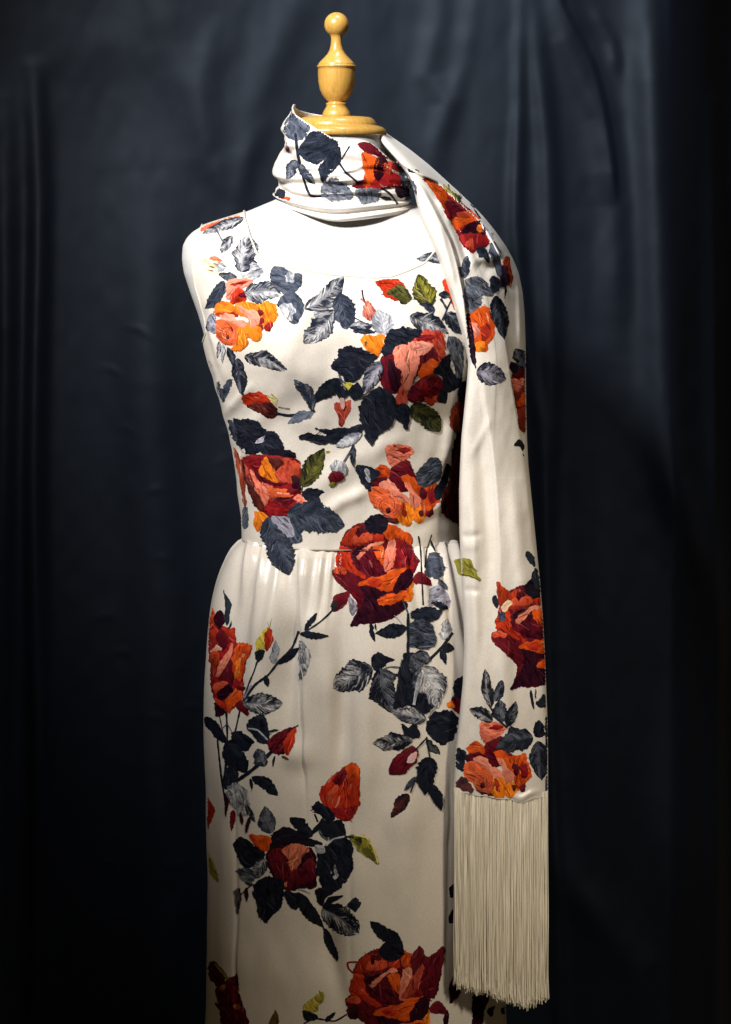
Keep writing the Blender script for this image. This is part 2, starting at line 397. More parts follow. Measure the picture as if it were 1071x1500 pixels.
def arc(c, r, a0, a1, n=10):
    t = np.radians(np.linspace(a0, a1, n)); return [(r * math.cos(q), c + r * math.sin(q)) for q in t]
cap = adopt(link('neck_cap', mesh('neck_cap', *lathe([(0.1, 170.5), (40, 171), (50, 172), (55, 175), (58.5, 180), (59.5, 183), (59.5, 184), (63, 184.8), (68, 186.5), (72, 190), (73, 192), (73.5, 194), (73.2, 197), (72, 199.3), (70, 200), (0.1, 200)], 493, 0, 96)), M['wood']), form)
fin = [(0.1, 18)] + [(max(r_, 0.1), y_) for r_, y_ in [(18 * math.sin(math.radians(q)), 36 - 18.2 * math.cos(math.radians(q))) for q in range(12, 153, 8)]]
fin += [(8.2, 55), (8, 60), (8.6, 66), (10.2, 73), (13.5, 79), (18, 84), (22.5, 88.5), (26, 92.5), (27, 94.2), (26.6, 95.2), (28.2, 95.8), (28.9, 97.2), (28.4, 98.8), (27, 99.6), (27.3, 103), (27.3, 110), (26.6, 120), (24.5, 131), (21, 139), (16.5, 145), (12.5, 148.6), (11.4, 150), (14.6, 150.6), (15.6, 152), (15, 153.4), (14.6, 155), (16.2, 158), (18.6, 162), (20.3, 166), (20.8, 169), (20.4, 170.8), (0.1, 170.9)]
finial = adopt(link('finial', mesh('finial', *lathe(fin, 493, 0, 72)), M['wood']), form)

# ------------------------------------------------------------------ dress: bodice
dress = empty('dress', (float(X(512)), 0, 0.30))
tag(dress, 'sleeveless ivory satin dress printed with red and orange roses on the dress form', 'dress')
NB = 420
th = np.linspace(0, 2 * np.pi, NB, endpoint=False)[None, :]; rows = np.r_[np.arange(303, 360, 1.2), np.arange(360, 789, 2.2), [789.5]][:, None]
v = ring(th, rows, 0.0035)
px, py = proj(v); opx = v[..., 0] / K + 535.5; opy = 785 - (v[..., 2] - ZW) / K + 0 * opx
front = np.sin(th) > -0.02
# drag lines and ease in the satin
wr = np.zeros_like(px)
for poly, w_, a in [([(330, 610), (352, 585), (372, 560)], 7, .0022), ([(345, 640), (385, 610), (420, 570)], 12, .0018), ([(440, 640), (470, 610), (480, 570)], 16, .0016),
                    ([(455, 720), (500, 690), (560, 650), (610, 630)], 16, .0026), ([(470, 760), (500, 735), (545, 715)], 10, .0030), ([(640, 700), (655, 650), (662, 600)], 8, .0030),
                    ([(600, 770), (640, 740), (660, 715)], 8, .0022), ([(310, 520), (322, 560), (332, 600)], 6, .0022), ([(400, 770), (415, 740), (420, 700)], 10, .0016),
                    ([(560, 790), (575, 760), (580, 720)], 9, .0016), ([(440, 555), (520, 565), (580, 640)], 20, .0015), ([(305, 470), (318, 505), (330, 560)], 5, .0018),
                    ([(360, 372), (372, 330), (358, 312)], 5, .0012), ([(300, 400), (306, 450), (318, 500)], 7, .0015)]:
    wr += ridge(px, py, poly, w_, a, 0.3)
wr += 0.0008 * vnoise(px / 40, py / 34 + 5) + 0.0005 * vnoise(px / 15 + 40, py / 22) + 0.0006 * vnoise((px + .5 * py) / 26, (py - .5 * px) / 120)
wr *= 1.7 * np.clip((py - 400) / 80, 0.25, 1)
nrm = v - np.stack([X((Lt(rows) + Rt(rows)) / 2) + 0 * opx, 0 * opx, v[..., 2]], -1); nrm /= np.linalg.norm(nrm, axis=-1, keepdims=True) + 1e-9
v = v + nrm * (wr * front)[..., None]
neck = [(357, 280), (358, 318), (366, 345), (376, 370), (386, 384), (400, 388), (440, 394), (480, 402), (510, 404), (545, 407), (575, 405), (600, 396), (622, 386), (642, 362), (652, 335), (656, 280)]
neckb = [(357, 280), (358, 318), (380, 335), (440, 348), (508, 352), (576, 348), (636, 335), (656, 318), (656, 280)]
armL = [(200, 250), (299, 250), (298, 326), (291, 340), (284, 365), (281.5, 392), (286, 420), (293, 442), (299, 468), (302, 486), (297, 503), (282, 511), (200, 514)]
armR = [(1016 - a, b_) for a, b_ in armL]
f = np.where(front, np.minimum(-sdf(px, py, neck), -sdf(px, py, armL)), np.minimum(-sdf(opx, opy, neckb), -sdf(opx, opy, armL)))
f = np.minimum(f, np.where(opx > 508, -sdf(opx, opy, armR), 1e3))
q = grid_faces(len(rows), NB, True)[:, ::-1]; tris = np.vstack([q[:, [0, 1, 2]], q[:, [0, 2, 3]]])
bv, bf = clip_tris(v.reshape(-1, 3), tris, f.reshape(-1))
BOD = (bv, bf)
bodice = adopt(link('bodice', mesh('bodice', bv, bf), M['satin']), dress)
s_ = bodice.modifiers.new('thick', 'SOLIDIFY'); s_.thickness = 0.0022; s_.offset = -1

cnt = {}
for f_ in bf:
    for i in range(3):
        e_ = (int(f_[i]), int(f_[(i + 1) % 3])); k_ = (min(e_), max(e_)); cnt[k_] = cnt.get(k_, 0) + 1
nb = {}
for (i, j), c_ in cnt.items():
    if c_ == 1: nb.setdefault(i, []).append(j); nb.setdefault(j, []).append(i)
seen = set()
for st_ in list(nb):
    if st_ in seen or len(nb[st_]) != 2: continue
    loop = [st_]; seen.add(st_); cur = nb[st_][0]
    while cur not in seen:
        loop.append(cur); seen.add(cur); nx_ = [q for q in nb[cur] if q not in seen]
        if not nx_: break
        cur = nx_[0]
    if len(loop) < 60: continue
    Pn = bv[loop]; n_ = len(Pn)
    Pn = np.stack([np.convolve(np.r_[Pn[-6:, k], Pn[:, k], Pn[:6, k]], np.ones(7) / 7, 'same')[6:-6] for k in range(3)], 1)
    waist = np.ptp(Pn[:, 2]) < 0.02
    if waist: continue                                   # the skirt is set in there
    tg = np.roll(Pn, -1, 0) - np.roll(Pn, 1, 0); tg /= np.linalg.norm(tg, axis=1, keepdims=True) + 1e-9
    up = Pn - np.array([X(508), 0.01, 0]); up[:, 2] = 0; up /= np.linalg.norm(up, axis=1, keepdims=True) + 1e-9
    up -= tg * (up * tg).sum(1, keepdims=True); up /= np.linalg.norm(up, axis=1, keepdims=True) + 1e-9; sd = np.cross(tg, up)
    k_ = np.arange(n_); rr_ = 0.0013 * (1 + 0.16 * np.sin(k_ * 1.9) * vnoise(k_ * 0.2, 3.0))[:, None]
    an = np.radians(np.arange(0, 360, 45)); vr = np.stack([Pn + up * rr_ * math.cos(t_) * 0.8 + sd * rr_ * math.sin(t_) * 1.3 for t_ in an], 1)
    fq = grid_faces(n_, 8, True); lst = np.array([[(n_ - 1) * 8 + q, q, (q + 1) % 8, (n_ - 1) * 8 + (q + 1) % 8] for q in range(8)])
    o = link('edge_binding', mesh('edge_binding', vr.reshape(-1, 3), np.vstack([fq, lst])), M['satin']); adopt(o, bodice)

# ------------------------------------------------------------------ dress: skirt
sL = table2([(783, 359), (789, 357), (793, 353), (799, 347.5), (806, 341), (820, 331), (840, 322), (860, 315), (880, 310), (900, 306), (940, 302.5), (1000, 301), (1100, 300), (1200, 301), (1300, 303), (1400, 303), (1500, 301), (1700, 296), (1900, 290)], 796, 830)
sR = table2([(783, 667), (789, 669), (793, 673.5), (799, 681.5), (806, 690), (820, 700), (840, 708), (880, 718), (940, 727), (1000, 733), (1200, 737), (1400, 740), (1500, 742), (1700, 748), (1900, 755)], 796, 830)
sF = table2([(783, .0985), (789, .1000), (793, .1040), (799, .1095), (820, .117), (870, .126), (950, .133), (1100, .135), (1500, .138), (1900, .145)], 796, 830)
sB = table([(783, .088), (789, .0895), (793, .0935), (800, .10), (850, .118), (930, .135), (1100, .138), (1900, .15)], 5)
NS = 760
th = (np.linspace(0, 2 * np.pi, NS, endpoint=False))[None, :]; rows = np.r_[np.arange(784, 800, 0.8), np.arange(800, 860, 1.5), np.arange(860, 1560, 3.0), np.arange(1560, 1780, 10.0)][:, None]
l, r = sL(rows), sR(rows); c = (l + r) / 2; a = (r - l) / 2 * K; n_ = 2.25
ct, sn = np.cos(th), np.sin(th); ex = np.sign(ct) * np.abs(ct) ** (2 / n_); ey = np.sign(sn) * np.abs(sn) ** (2 / n_)
v = np.stack([X(c) + a * ex, -np.where(sn > 0, sF(rows), sB(rows)) * ey, Z(rows) + 0 * ex], -1)
px, py = proj(v); front = np.clip(sn * 6 + 0.6, 0, 1)
g = np.zeros_like(px)
# gathers let into the waist seam
for poly, w_, amp in [([(372, 788), (362, 830), (350, 900)], 6, .0045), ([(392, 794), (388, 840), (384, 930)], 8, .0042), ([(378, 790), (374, 830)], 3.5, .003), ([(412, 796), (410, 850), (405, 900)], 7, .0030),
                      ([(450, 799), (448, 840), (452, 890)], 9, .0036), ([(473, 800), (468, 830), (462, 880)], 5, .0038), ([(486, 800), (482, 825), (476, 860)], 3.5, .0032), ([(500, 800), (498, 820), (495, 850)], 4, .0028),
                      ([(520, 800), (522, 840)], 5, .002), ([(614, 797), (618, 840), (622, 900)], 7, .0035), ([(632, 794), (638, 840), (644, 900)], 6, .0035), ([(646, 790), (654, 830), (664, 900)], 5, .0045), ([(660, 786), (672, 830), (688, 900)], 6, .0045),
                      ([(570, 799), (574, 850)], 8, .002), ([(540, 800), (541, 850)], 5, .002), ([(590, 799), (596, 850)], 5, .002)]:
    d, s, t = polydist(px, py, spline([(x_ + (x_ - 512) * 0.0015 * (y_ - 790), 790 + (y_ - 790) * 2.1) for x_, y_ in poly], False, 10)); g += 0.95 * amp * (np.exp(-(d / (w_ * (0.9 + 1.4 * t))) ** 2) - 0.3 * np.exp(-((d - 2.1 * w_) / w_) ** 2)) * np.clip((1 - t) / 0.85, 0, 1) * np.clip((py - 788) / 5, 0, 1)
ang = np.arctan2(-v[..., 1], v[..., 0] - X(c)); g += (1 - front) * .004 * np.abs(np.sin(ang * 23 + 1.3 * np.sin(ang * 5))) * np.exp(-np.maximum(py - 787, 0) / 70) * np.clip((py - 786) / 6, 0, 1)
# broad soft dents and swells of the hanging satin
for x0, y0, sx_, sy_, amp in [(432, 935, 14, 30, -.0055), (455, 925, 22, 26, .0035), (405, 905, 24, 50, .004), (412, 1000, 26, 40, -.003), (478, 870, 20, 50, -.003), (500, 1070, 16, 60, -.0048), (455, 1080, 26, 50, -.002),
                              (528, 1130, 22, 50, .003), (432, 1105, 24, 22, .0045), (440, 1130, 30, 22, -.0018), (540, 1000, 30, 60, .002), (590, 1190, 40, 70, .003), (480, 1390, 22, 50, -.0035), (520, 1310, 26, 70, .0035), (400, 1430, 50, 40, .002),
                              (390, 1250, 30, 80, -.002), (570, 1310, 34, 80, .0025), (620, 1250, 26, 120, -.002), (350, 880, 18, 60, -.002), (330, 1150, 20, 160, .002), (575, 890, 30, 60, .002), (505, 1480, 20, 40, -.002)]:
    g += amp * np.exp(-((px - x0) / sx_) ** 2 - ((py - y0) / sy_) ** 2) * front
g += front * (0.0016 * vnoise(px / 70, py / 130) + 0.0006 * vnoise(px / 22 + 8, py / 40))
for poly, w_, amp in [([(404, 800), (396, 900), (384, 1050), (372, 1250)], 20, .0042), ([(438, 840), (430, 930), (420, 1020), (412, 1120)], 13, -.0040), ([(470, 810), (474, 900), (482, 1000), (492, 1120)], 18, .0036), ([(505, 850), (502, 960), (500, 1080), (496, 1200)], 15, -.0034),
                      ([(540, 900), (536, 1050), (532, 1200), (528, 1400)], 18, .0030), ([(360, 830), (345, 900), (332, 1000)], 12, -.0030), ([(595, 1050), (592, 1200), (590, 1380)], 26, .0024), ([(620, 820), (626, 940), (630, 1080)], 12, -.0024), ([(470, 1330), (484, 1400), (505, 1480)], 14, -.0034)]:
    g += front * ridge(px, py, spline(poly, False, 30), w_, amp, 0.35)
# panel seams
for poly, amp in [([(438, 800), (438, 900), (441, 1040), (448, 1200)], -.0016), ([(513, 800), (513, 1000), (513, 1250), (514, 1500)], -.0007), ([(660, 1110), (660, 1200), (657, 1360), (650, 1500)], -.0010), ([(345, 1080), (345, 1300), (347, 1420), (352, 1560)], -.0008)]:
    d, s, t = polydist(px, py, poly); g += front * amp * np.exp(-(d / 3.0) ** 2) * ends(t, 0.2)
g += front * step(px, py, [(438, 800), (438, 900), (441, 1040), (448, 1160)], 0.003, 40, 2.5, -1)
nrm = np.stack([ex, -ey, 0 * ex], -1); nrm = nrm / (np.linalg.norm(nrm, axis=-1, keepdims=True) + 1e-9)
v = v + nrm * (1.6 * g)[..., None]
SKI = (v.reshape(-1, 3), grid_faces(len(rows), NS, True)[:, ::-1])
skirt = adopt(link('skirt', mesh('skirt', *SKI), M['satin']), dress)
s_ = skirt.modifiers.new('thick', 'SOLIDIFY'); s_.thickness = 0.0012; s_.offset = -1

# ------------------------------------------------------------------ scarf
scarf = empty('scarf', (float(X(640)), -0.05, float(Z(1168))))
tag(scarf, 'long ivory rose-print scarf wound round the neck, fringed end hanging at the right', 'scarf')
def bvh(*parts):
    vs_, fs_, k = [], [], 0
    for a, b_ in parts:
        vs_ += [tuple(q) for q in a]; fs_ += [tuple(int(i) + k for i in f_) for f_ in b_]; k += len(a)
    return BVHTree.FromPolygons(vs_, fs_)
DRESS = bvh(BOD, SKI, TORSO)

# neck wraps: an upper printed band and a plain fold under it
def wrap(top, bot, rad, nrow, foldf, cx=494, cy=0.0, n=300):
    th = np.linspace(0, 360, n, endpoint=False)
    ip = lambda tb: smooth1(np.interp(np.r_[th - 360, th, th + 360], *zip(*[(a + k, b_) for k in (-360, 0, 360) for a, b_ in tb])), 4)[n:2 * n]
    t_, b_ = ip(top), ip(bot); vv = np.linspace(0, 1, nrow)[:, None]
    R = np.stack([ip(q) for q in rad]); rv = np.linspace(0, 1, len(rad))
    rr = np.stack([np.interp(vv[:, 0], rv, R[:, i]) for i in range(n)], 1)
    rr = np.stack([smooth1(rr[:, i], nrow / 30) for i in range(n)], 1)
    py = t_ + (b_ - t_) * vv; a = np.radians(th)[None, :]
    rr = rr + foldf(th[None, :], vv)
    x = X(cx) + rr * K * np.cos(a); y = cy - rr * K * np.sin(a) * 0.96
    return np.stack([x, y, Z(py)], -1).reshape(-1, 3), grid_faces(nrow, n, True)[:, ::-1]
top = [(0, 226), (20, 240), (35, 238), (45, 223), (55, 212), (65, 206), (78, 206), (86, 211), (97, 202), (112, 190), (128, 178), (145, 168), (160, 158), (175, 152), (190, 154), (215, 160), (250, 166), (285, 171), (310, 182), (330, 198), (350, 214)]
bot = [(0, 292), (30, 300), (60, 299), (90, 295), (120, 291), (150, 283), (180, 276), (230, 272), (300, 275), (340, 284)]
rad = [[(0, 86), (30, 96), (60, 90), (90, 80), (130, 76), (175, 62), (200, 66), (270, 74), (330, 78)],
       [(0, 96), (30, 103), (60, 97), (90, 88), (130, 86), (175, 79), (200, 80), (270, 82), (330, 86)],
       [(0, 104), (30, 110), (60, 102), (90, 93), (130, 89), (175, 77), (200, 80), (270, 86), (330, 92)],
       [(0, 108), (30, 114), (60, 106), (90, 97), (130, 95), (165, 90), (180, 93), (200, 90), (270, 90), (330, 96)],
       [(0, 104), (30, 112), (60, 104), (90, 95), (130, 92), (165, 86), (180, 86), (200, 84), (270, 86), (330, 92)]]
def fold1(t, v):
    d = 2.6 * np.sin((v * 2.4 + t / 95.0) * 2 * np.pi * 0.9 + 0.8) * np.clip(v * 4, 0.2, 1)
    d = d + 3.0 * np.exp(-((v - 0.62 - (t - 90) / 420) / 0.07) ** 2) + 2.2 * np.exp(-((v - 0.30 + (t - 60) / 300) / 0.06) ** 2)
    for t0, v0, t1, v1, w_, am_ in [(185, .82, 40, .62, .045, 4.2), (178, .52, 95, .20, .05, 3.6), (150, .93, 20, .80, .035, 3.2), (120, .66, 30, .28, .045, 3.4), (180, .30, 130, .10, .05, 2.6), (150, .62, 60, .48, .03, 2.4), (75, .80, 15, .50, .03, 2.6)]:
        q = np.clip((t - t0) / (t1 - t0), 0, 1); vc = v0 + (v1 - v0) * q + 0.03 * np.sin(q * 7); e = ends(np.broadcast_to(q, np.broadcast(t, v).shape), .25)
        d = d + am_ * e * (np.exp(-((v - vc) / w_) ** 2) - 0.7 * np.exp(-((v - vc - 1.7 * w_) / (0.8 * w_)) ** 2))
    return d + 1.2 * vnoise(t / 14, v * 7) + 0.5 * vnoise(t / 5, v * 16)
W1 = wrap(top, bot, rad, 90, fold1)
w1 = adopt(link('neck_wrap', mesh('neck_wrap', *W1), M['satin_scarf']), scarf)
s_ = w1.modifiers.new('thick', 'SOLIDIFY'); s_.thickness = 0.0016; s_.offset = -1
top = [(0, 284), (30, 286), (90, 284), (150, 276), (180, 268), (270, 268)]
bot = [(0, 306), (20, 309), (50, 317), (70, 321.5), (88, 325), (100, 322), (125, 310), (150, 299), (180, 290), (230, 288), (300, 292), (340, 300)]
rad = [[(0, 92), (30, 100), (90, 88), (150, 84), (180, 82), (270, 80)],
       [(0, 102), (30, 112), (90, 98), (150, 92), (180, 90), (270, 88)],
       [(0, 106), (30, 117), (60, 110), (90, 103), (120, 98), (150, 93), (180, 91), (270, 92)],
       [(0, 102), (30, 114), (60, 109), (90, 103), (120, 96), (150, 90), (180, 89), (270, 88)]]
def fold2(t, v):
    return 4.0 * np.exp(-((v - 0.52 - (t - 88) / 500) / 0.09) ** 2) - 3.6 * np.exp(-((v - 0.74 - (t - 88) / 420) / 0.045) ** 2) + 2.2 * np.exp(-((v - 0.86 - (t - 60) / 600) / 0.06) ** 2) + 0.8 * vnoise(t / 12, v * 4)
W2 = wrap(top, bot, rad, 50, fold2)
w2 = adopt(link('under_fold', mesh('under_fold', *W2), M['satin_scarf']), scarf)
s_ = w2.modifiers.new('thick', 'SOLIDIFY'); s_.thickness = 0.0016; s_.offset = -1

# the length that comes over the shoulder and hangs down in front
cL = table([(190, 556), (205, 556), (220, 568), (240, 586), (260, 600), (280, 607), (300, 611), (320, 616), (340, 625), (360, 634), (380, 642), (400, 649), (430, 659), (460, 668), (500, 680), (530, 686), (560, 684), (600, 680), (640, 676), (680, 674), (720, 672.5), (780, 673), (850, 676.5), (900, 679), (950, 680), (1000, 678), (1050, 673), (1100, 667.5), (1168, 664)], 5)
cR = table([(190, 560), (196, 567), (205, 581), (220, 602), (240, 627), (260, 649), (280, 671), (300, 692), (320, 711), (340, 727), (360, 741), (380, 752), (400, 760), (430, 766), (460, 768.5), (500, 770), (600, 771), (640, 772), (680, 774), (720, 778), (780, 784), (850, 791), (900, 795), (950, 798), (1000, 800), (1050, 802), (1100, 803), (1168, 803)], 3)
yL = table([(190, .010), (205, -.03), (240, -.075), (280, -.094), (320, -.096), (360, -.104), (400, -.114), (450, -.124), (500, -.128), (560, -.126), (700, -.122), (850, -.126), (1000, -.138), (1168, -.142)], 8)
yR = table([(190, .03), (205, .03), (240, .025), (280, .02), (320, .012), (360, .004), (400, -.008), (450, -.025), (500, -.045), (560, -.065), (700, -.085), (850, -.10), (1000, -.11), (1168, -.115)], 8)
NF, NK = 200, 40
s = np.linspace(0, 1, NF)
s = 0.5 - 0.5 * np.cos(np.pi * s) * (0.35 + 0.65 * np.abs(np.cos(np.pi * s)) ** 0.3)
s = np.clip((s - s[0]) / (s[-1] - s[0]), 0, 1)[None, :]
rows = np.r_[np.arange(192, 700, 1.6), np.arange(700, 1168, 2.5), [1168]][:, None]
px = cL(rows) + (cR(rows) - cL(rows)) * s; py = rows + 0 * s
# the hem is not level
hemd = np.interp(px, [664, 700, 735, 765, 803], [-9, -3, 2, 7, -4]) + 1.2 * np.sin(px / 5.0)
py2 = py + hemd * np.clip((py - 1080) / 88, 0, 1) ** 2
T = np.interp(rows, [192, 230, 400, 600, 1168], [.012, .04, .06, .035, .018])
e = np.abs(2 * s - 1)
yy = yL(rows) + (yR(rows) - yL(rows)) * (0.25 * s + 0.75 * s ** 2)
yy = yy - 0.014 * np.sin(np.pi * s) * np.interp(rows, [192, 400, 600, 1168], [1.2, 1.2, 0.6, 0.35])
lim = np.zeros_like(px)                                             # never inside the dress
for i in range(0, px.shape[0]):
    for j in range(0, NF, 8):
        hit = DRESS.ray_cast(Vector((float(X(px[i, j])), -1.0, float(Z(py[i, j])))), Vector((0, 1, 0)))
        lim[i, j] = hit[0].y - 0.007 if hit[0] else yy[i, j]
idx = np.arange(0, NF, 8)
for i in range(px.shape[0]): lim[i] = np.interp(np.arange(NF), idx, lim[i, idx])
yy = np.minimum(yy, lim)
yy = np.stack([smooth1(yy[:, j], 9) for j in range(NF)], 1); yy = np.stack([smooth1(yy[i], 7) for i in range(len(yy))])
hh = np.zeros_like(px)
hh += step(px, py, spline([(560, 226), (585, 240), (620, 259), (642, 268), (673, 299), (704, 328), (722, 359), (737, 385), (742, 420)], False, 8), .014, 26, 3, -1, 0.25)
hh += step(px, py, spline([(606, 258), (622, 278), (640, 310), (661, 352), (671, 385), (680, 430), (686, 480), (691, 530)], False, 8), .012, 40, 3, 1, 0.3)
hh += step(px, py, spline([(690, 500), (697, 535), (704, 559), (715, 636), (722, 690), (728, 780), (730, 860), (733, 950)], False, 8), .008, 34, 5, -1, 0.45)
hh += step(px, py, spline([(722, 400), (735, 460), (745, 520), (752, 570), (757, 600), (765, 650), (773, 690)], False, 8), .009, 28, 2.5, 1, 0.5)
for poly, w_, amp in [([(628, 300), (645, 340), (658, 390), (668, 440)], 7, .004), ([(648, 300), (672, 345), (690, 400)], 5, -.004), ([(640, 290), (655, 312), (662, 330)], 4, .004), ([(694, 385), (712, 395), (728, 385)], 10, -.004), ([(700, 372), (718, 380), (735, 365)], 8, .004),
                      ([(755, 380), (762, 430), (763, 520)], 5, .003), ([(700, 600), (708, 700), (716, 800), (716, 900)], 10, -.003), ([(752, 700), (760, 800), (770, 900)], 12, .004), ([(690, 700), (695, 850), (698, 1000)], 8, .003),
                      ([(674, 786), (690, 785), (708, 783)], 5, -.0012), ([(676, 866), (690, 864), (705, 867)], 5, -.0012), ([(676, 800), (690, 800), (702, 802)], 7, .001), ([(740, 900), (738, 1000), (742, 1100)], 12, .003), ([(710, 950), (705, 1050), (700, 1150)], 10, .0025),
                      ([(590, 215), (620, 238), (650, 262), (690, 300), (730, 350)], 9, .003), ([(690, 670), (705, 640), (720, 610)], 6, .0012), ([(740, 1160), (760, 1163), (790, 1158)], 4, .002)]:
    hh += 1.5 * ridge(px, py, spline(poly, False, 8), w_, amp, 0.25)
hh += .0012 * vnoise(px / 26, py / 60) + .0004 * vnoise(px / 9, py / 20)
hh *= np.clip((1 - e) / 0.10, 0, 1) ** 0.6
yfront = yy - hh
rim = 1 - np.sqrt(np.clip(1 - e ** 14, 0, 1))
yfront = yfront + rim * T * 0.5
xb = s[:, ::-1][:, 1:-1]
pxb = cL(rows) + (cR(rows) - cL(rows)) * np.linspace(0.97, 0.03, NK)[None, :]
yb = np.stack([np.interp(np.linspace(0.97, 0.03, NK), s[0], yy[i]) for i in range(len(rows))]) + T * (0.5 + 0.5 * np.sqrt(1 - np.abs(np.linspace(0.94, -0.94, NK))[None, :] ** 8))
pyb = rows + 0 * pxb + np.interp(pxb, [664, 700, 735, 765, 803], [-9, -3, 2, 7, -4]) * np.clip((rows - 1080) / 88, 0, 1) ** 2
ax = np.hstack([px, pxb]); ay = np.hstack([yfront, yb]); ap = np.hstack([py2, pyb])
# rows are measured on the photograph: undo the perspective of the depth they hang at
fz = (CAMD + ay) / CAMD; fx_ = np.interp(rows, [192, 420, 560], [1.0, 1.0, 1.0])
v = np.stack([X(ax) * (1 + (fz - 1) * fx_), ay, CAM[2] + (Z(ap) - CAM[2]) * fz], -1)
SCF = (v.reshape(-1, 3), grid_faces(len(rows), NF + NK, True))
drape = adopt(link('hanging_length', mesh('hanging_length', *SCF), M['satin_scarf']), scarf)
bm = bmesh.new(); bm.from_mesh(drape.data); bm.verts.ensure_lookup_table(); nc = NF + NK
for base in (0, (len(rows) - 1) * nc):
    bm.faces.new([bm.verts[base + i] for i in range(nc)])
bm.normal_update(); bm.to_mesh(drape.data); bm.free()

# fringe: fine knotted silk strands
vv, ff = [], []
fr = random.Random(5)
for layer in range(3):
    for i in range(500):
        p0 = 665.5 + 137 * (i + fr.uniform(0.1, 0.9)) / 500
        yt = 1160 + float(np.interp(p0, [664, 700, 735, 765, 803], [-7, -1, 4, 9, -2])); yb_ = float(np.interp(p0, [664, 690, 715, 740, 770, 785, 803], [1437, 1447, 1452, 1462, 1472, 1466, 1458])) + fr.gauss(0, 4)
        sf = (p0 - 664) / 139; Y0 = -.142 + .027 * (0.25 * sf + 0.75 * sf * sf) - .0049 * math.sin(math.pi * max(0, min(1, sf))) + .0025 + .003 * layer; ph = fr.uniform(0, 6.28); am_ = fr.uniform(0.2, 0.9); dr = fr.gauss(0, 0.8) + 1.5 * float(vnoise(p0 / 4.0, layer * 3.3)); rr = fr.uniform(.00027, .00042)
        base = len(vv); ns = 12
        for j in range(ns):
            t = j / (ns - 1); y_ = yt + (yb_ - yt) * t
            x_ = p0 + dr * t + am_ * math.sin(ph + t * 7) * t + (fr.gauss(0, 0.8) if j == ns - 1 else 0); Yj = Y0 + .0015 * math.sin(ph * 2 + t * 5)
            f_ = (CAMD + Yj) / CAMD; r_ = rr * (1 if j < ns - 1 else 1.3)
            for q_ in range(4):
                vv.append((float(X(x_)) * f_ + r_ * math.cos(q_ * math.pi / 2), Yj + r_ * math.sin(q_ * math.pi / 2), CAM[2] + (float(Z(y_)) - CAM[2]) * f_))
            if j:
                for q_ in range(4):
                    a_ = base + (j - 1) * 4; ff.append((a_ + q_, a_ + 4 + q_, a_ + 4 + (q_ + 1) % 4, a_ + (q_ + 1) % 4))
fo = adopt(link('fringe', mesh('fringe', vv, ff), M['fringe']), scarf); fo['kind'] = 'stuff'
SCARF = bvh(SCF, W1, W2)

# ------------------------------------------------------------------ the rose print (raised velvet pile on the satin)
C = dict(blk=(.009, .011, .019), blk2=(.017, .020, .030), navy=(.012, .015, .024), slate=(.022, .028, .044), slate2=(.095, .113, .155), grey=(.18, .198, .24), pale=(.56, .57, .60), lilac=(.42, .41, .50), cream=(.75, .66, .45),
         dkgreen=(.016, .020, .013), olive=(.13, .125, .025), lime=(.30, .28, .035), yellow=(.62, .50, .08), maroon=(.032, .005, .011), dkmar=(.016, .004, .010), crimson=(.155, .008, .016), red=(.31, .014, .011),
         redor=(.47, .040, .010), orange=(.64, .105, .011), amber=(.78, .26, .018), coral=(.58, .10, .050), pink=(.76, .27, .19), brown=(.12, .025, .012), pinkd=(.50, .17, .10))
FR = dict(z1=(300, 400, 6.694), z2=(640, 460, 6.25), z3=(290, 860, 6.694), z4=(480, 740, 5.95), z5=(480, 460, 4.868), z6=(330, 1100, 4.657), z7=(560, 180, 4.868), z8=(330, 600, 5.95),
          a1=(380, 0, 3.57), a2=(250, 280, 3.57), a3=(530, 180, 3.57), a4=(480, 380, 3.57), a5=(310, 540, 3.57), a6=(470, 640, 3.57),
          b1=(280, 760, 3.57), b2=(280, 980, 3.57), b3=(280, 1200, 3.57), b4=(470, 900, 3.57), b5=(480, 1200, 3.06), b6=(640, 780, 5), b7=(640, 980, 5))
PR = random.Random(11)
ctx = dict(fr='a1', target=None, parent=None, dx=0, dy=0, sc=1, cx=0, cy=0, n=0)
def use(fr, target=None, parent=None, dx=0, dy=0, sc=1.0, cx=0, cy=0):
    ctx.update(fr=fr, dx=dx, dy=dy, sc=sc, cx=cx, cy=cy)
    if target is not None: ctx['target'] = target
    if parent is not None: ctx['parent'] = parent
def tx(p):
    ox, oy, k = FR[ctx['fr']]; p = np.asarray(p, float) / k + np.array([ox, oy])
    c = np.array([ctx['cx'], ctx['cy']]); return (p - c) * ctx['sc'] + c + np.array([ctx['dx'], ctx['dy']])
def pp(s): return [tuple(float(a) for a in q.split(',')) for q in s.split()]
def tone(c0, c1, mix):
    """one loaded brush: between the two colours, now and then darker or lighter"""
    c = np.array(C[c0]) * (1 - mix) + np.array(C[c1]) * mix; c = c * math.exp(PR.gauss(0, 0.24)); q = PR.random()
    if q < 0.13: c = c * np.array([0.45, 0.38, 0.45])
    elif q < 0.22: c = c + (np.array([0.8, 0.62, 0.50]) * max(c.max() * 1.6, 0.025) - c) * 0.38
    return c
def bundle(parts):
    V, F, A, B, T_, Q, E, X_ = [], [], [], [], [], [], [], []; k = 0
    for v, f, ca_, cb_, st_, am_, ed_, ex_ in parts:
        V.append(v); A.append(ca_); B.append(cb_); T_.append(st_); Q.append(am_); E.append(ed_); X_.append(ex_)
        F.extend([[int(i) + k for i in q] for q in f]); k += len(v)
    return [np.concatenate(V), F] + [np.concatenate(q) for q in (A, B, T_, Q, E, X_)]
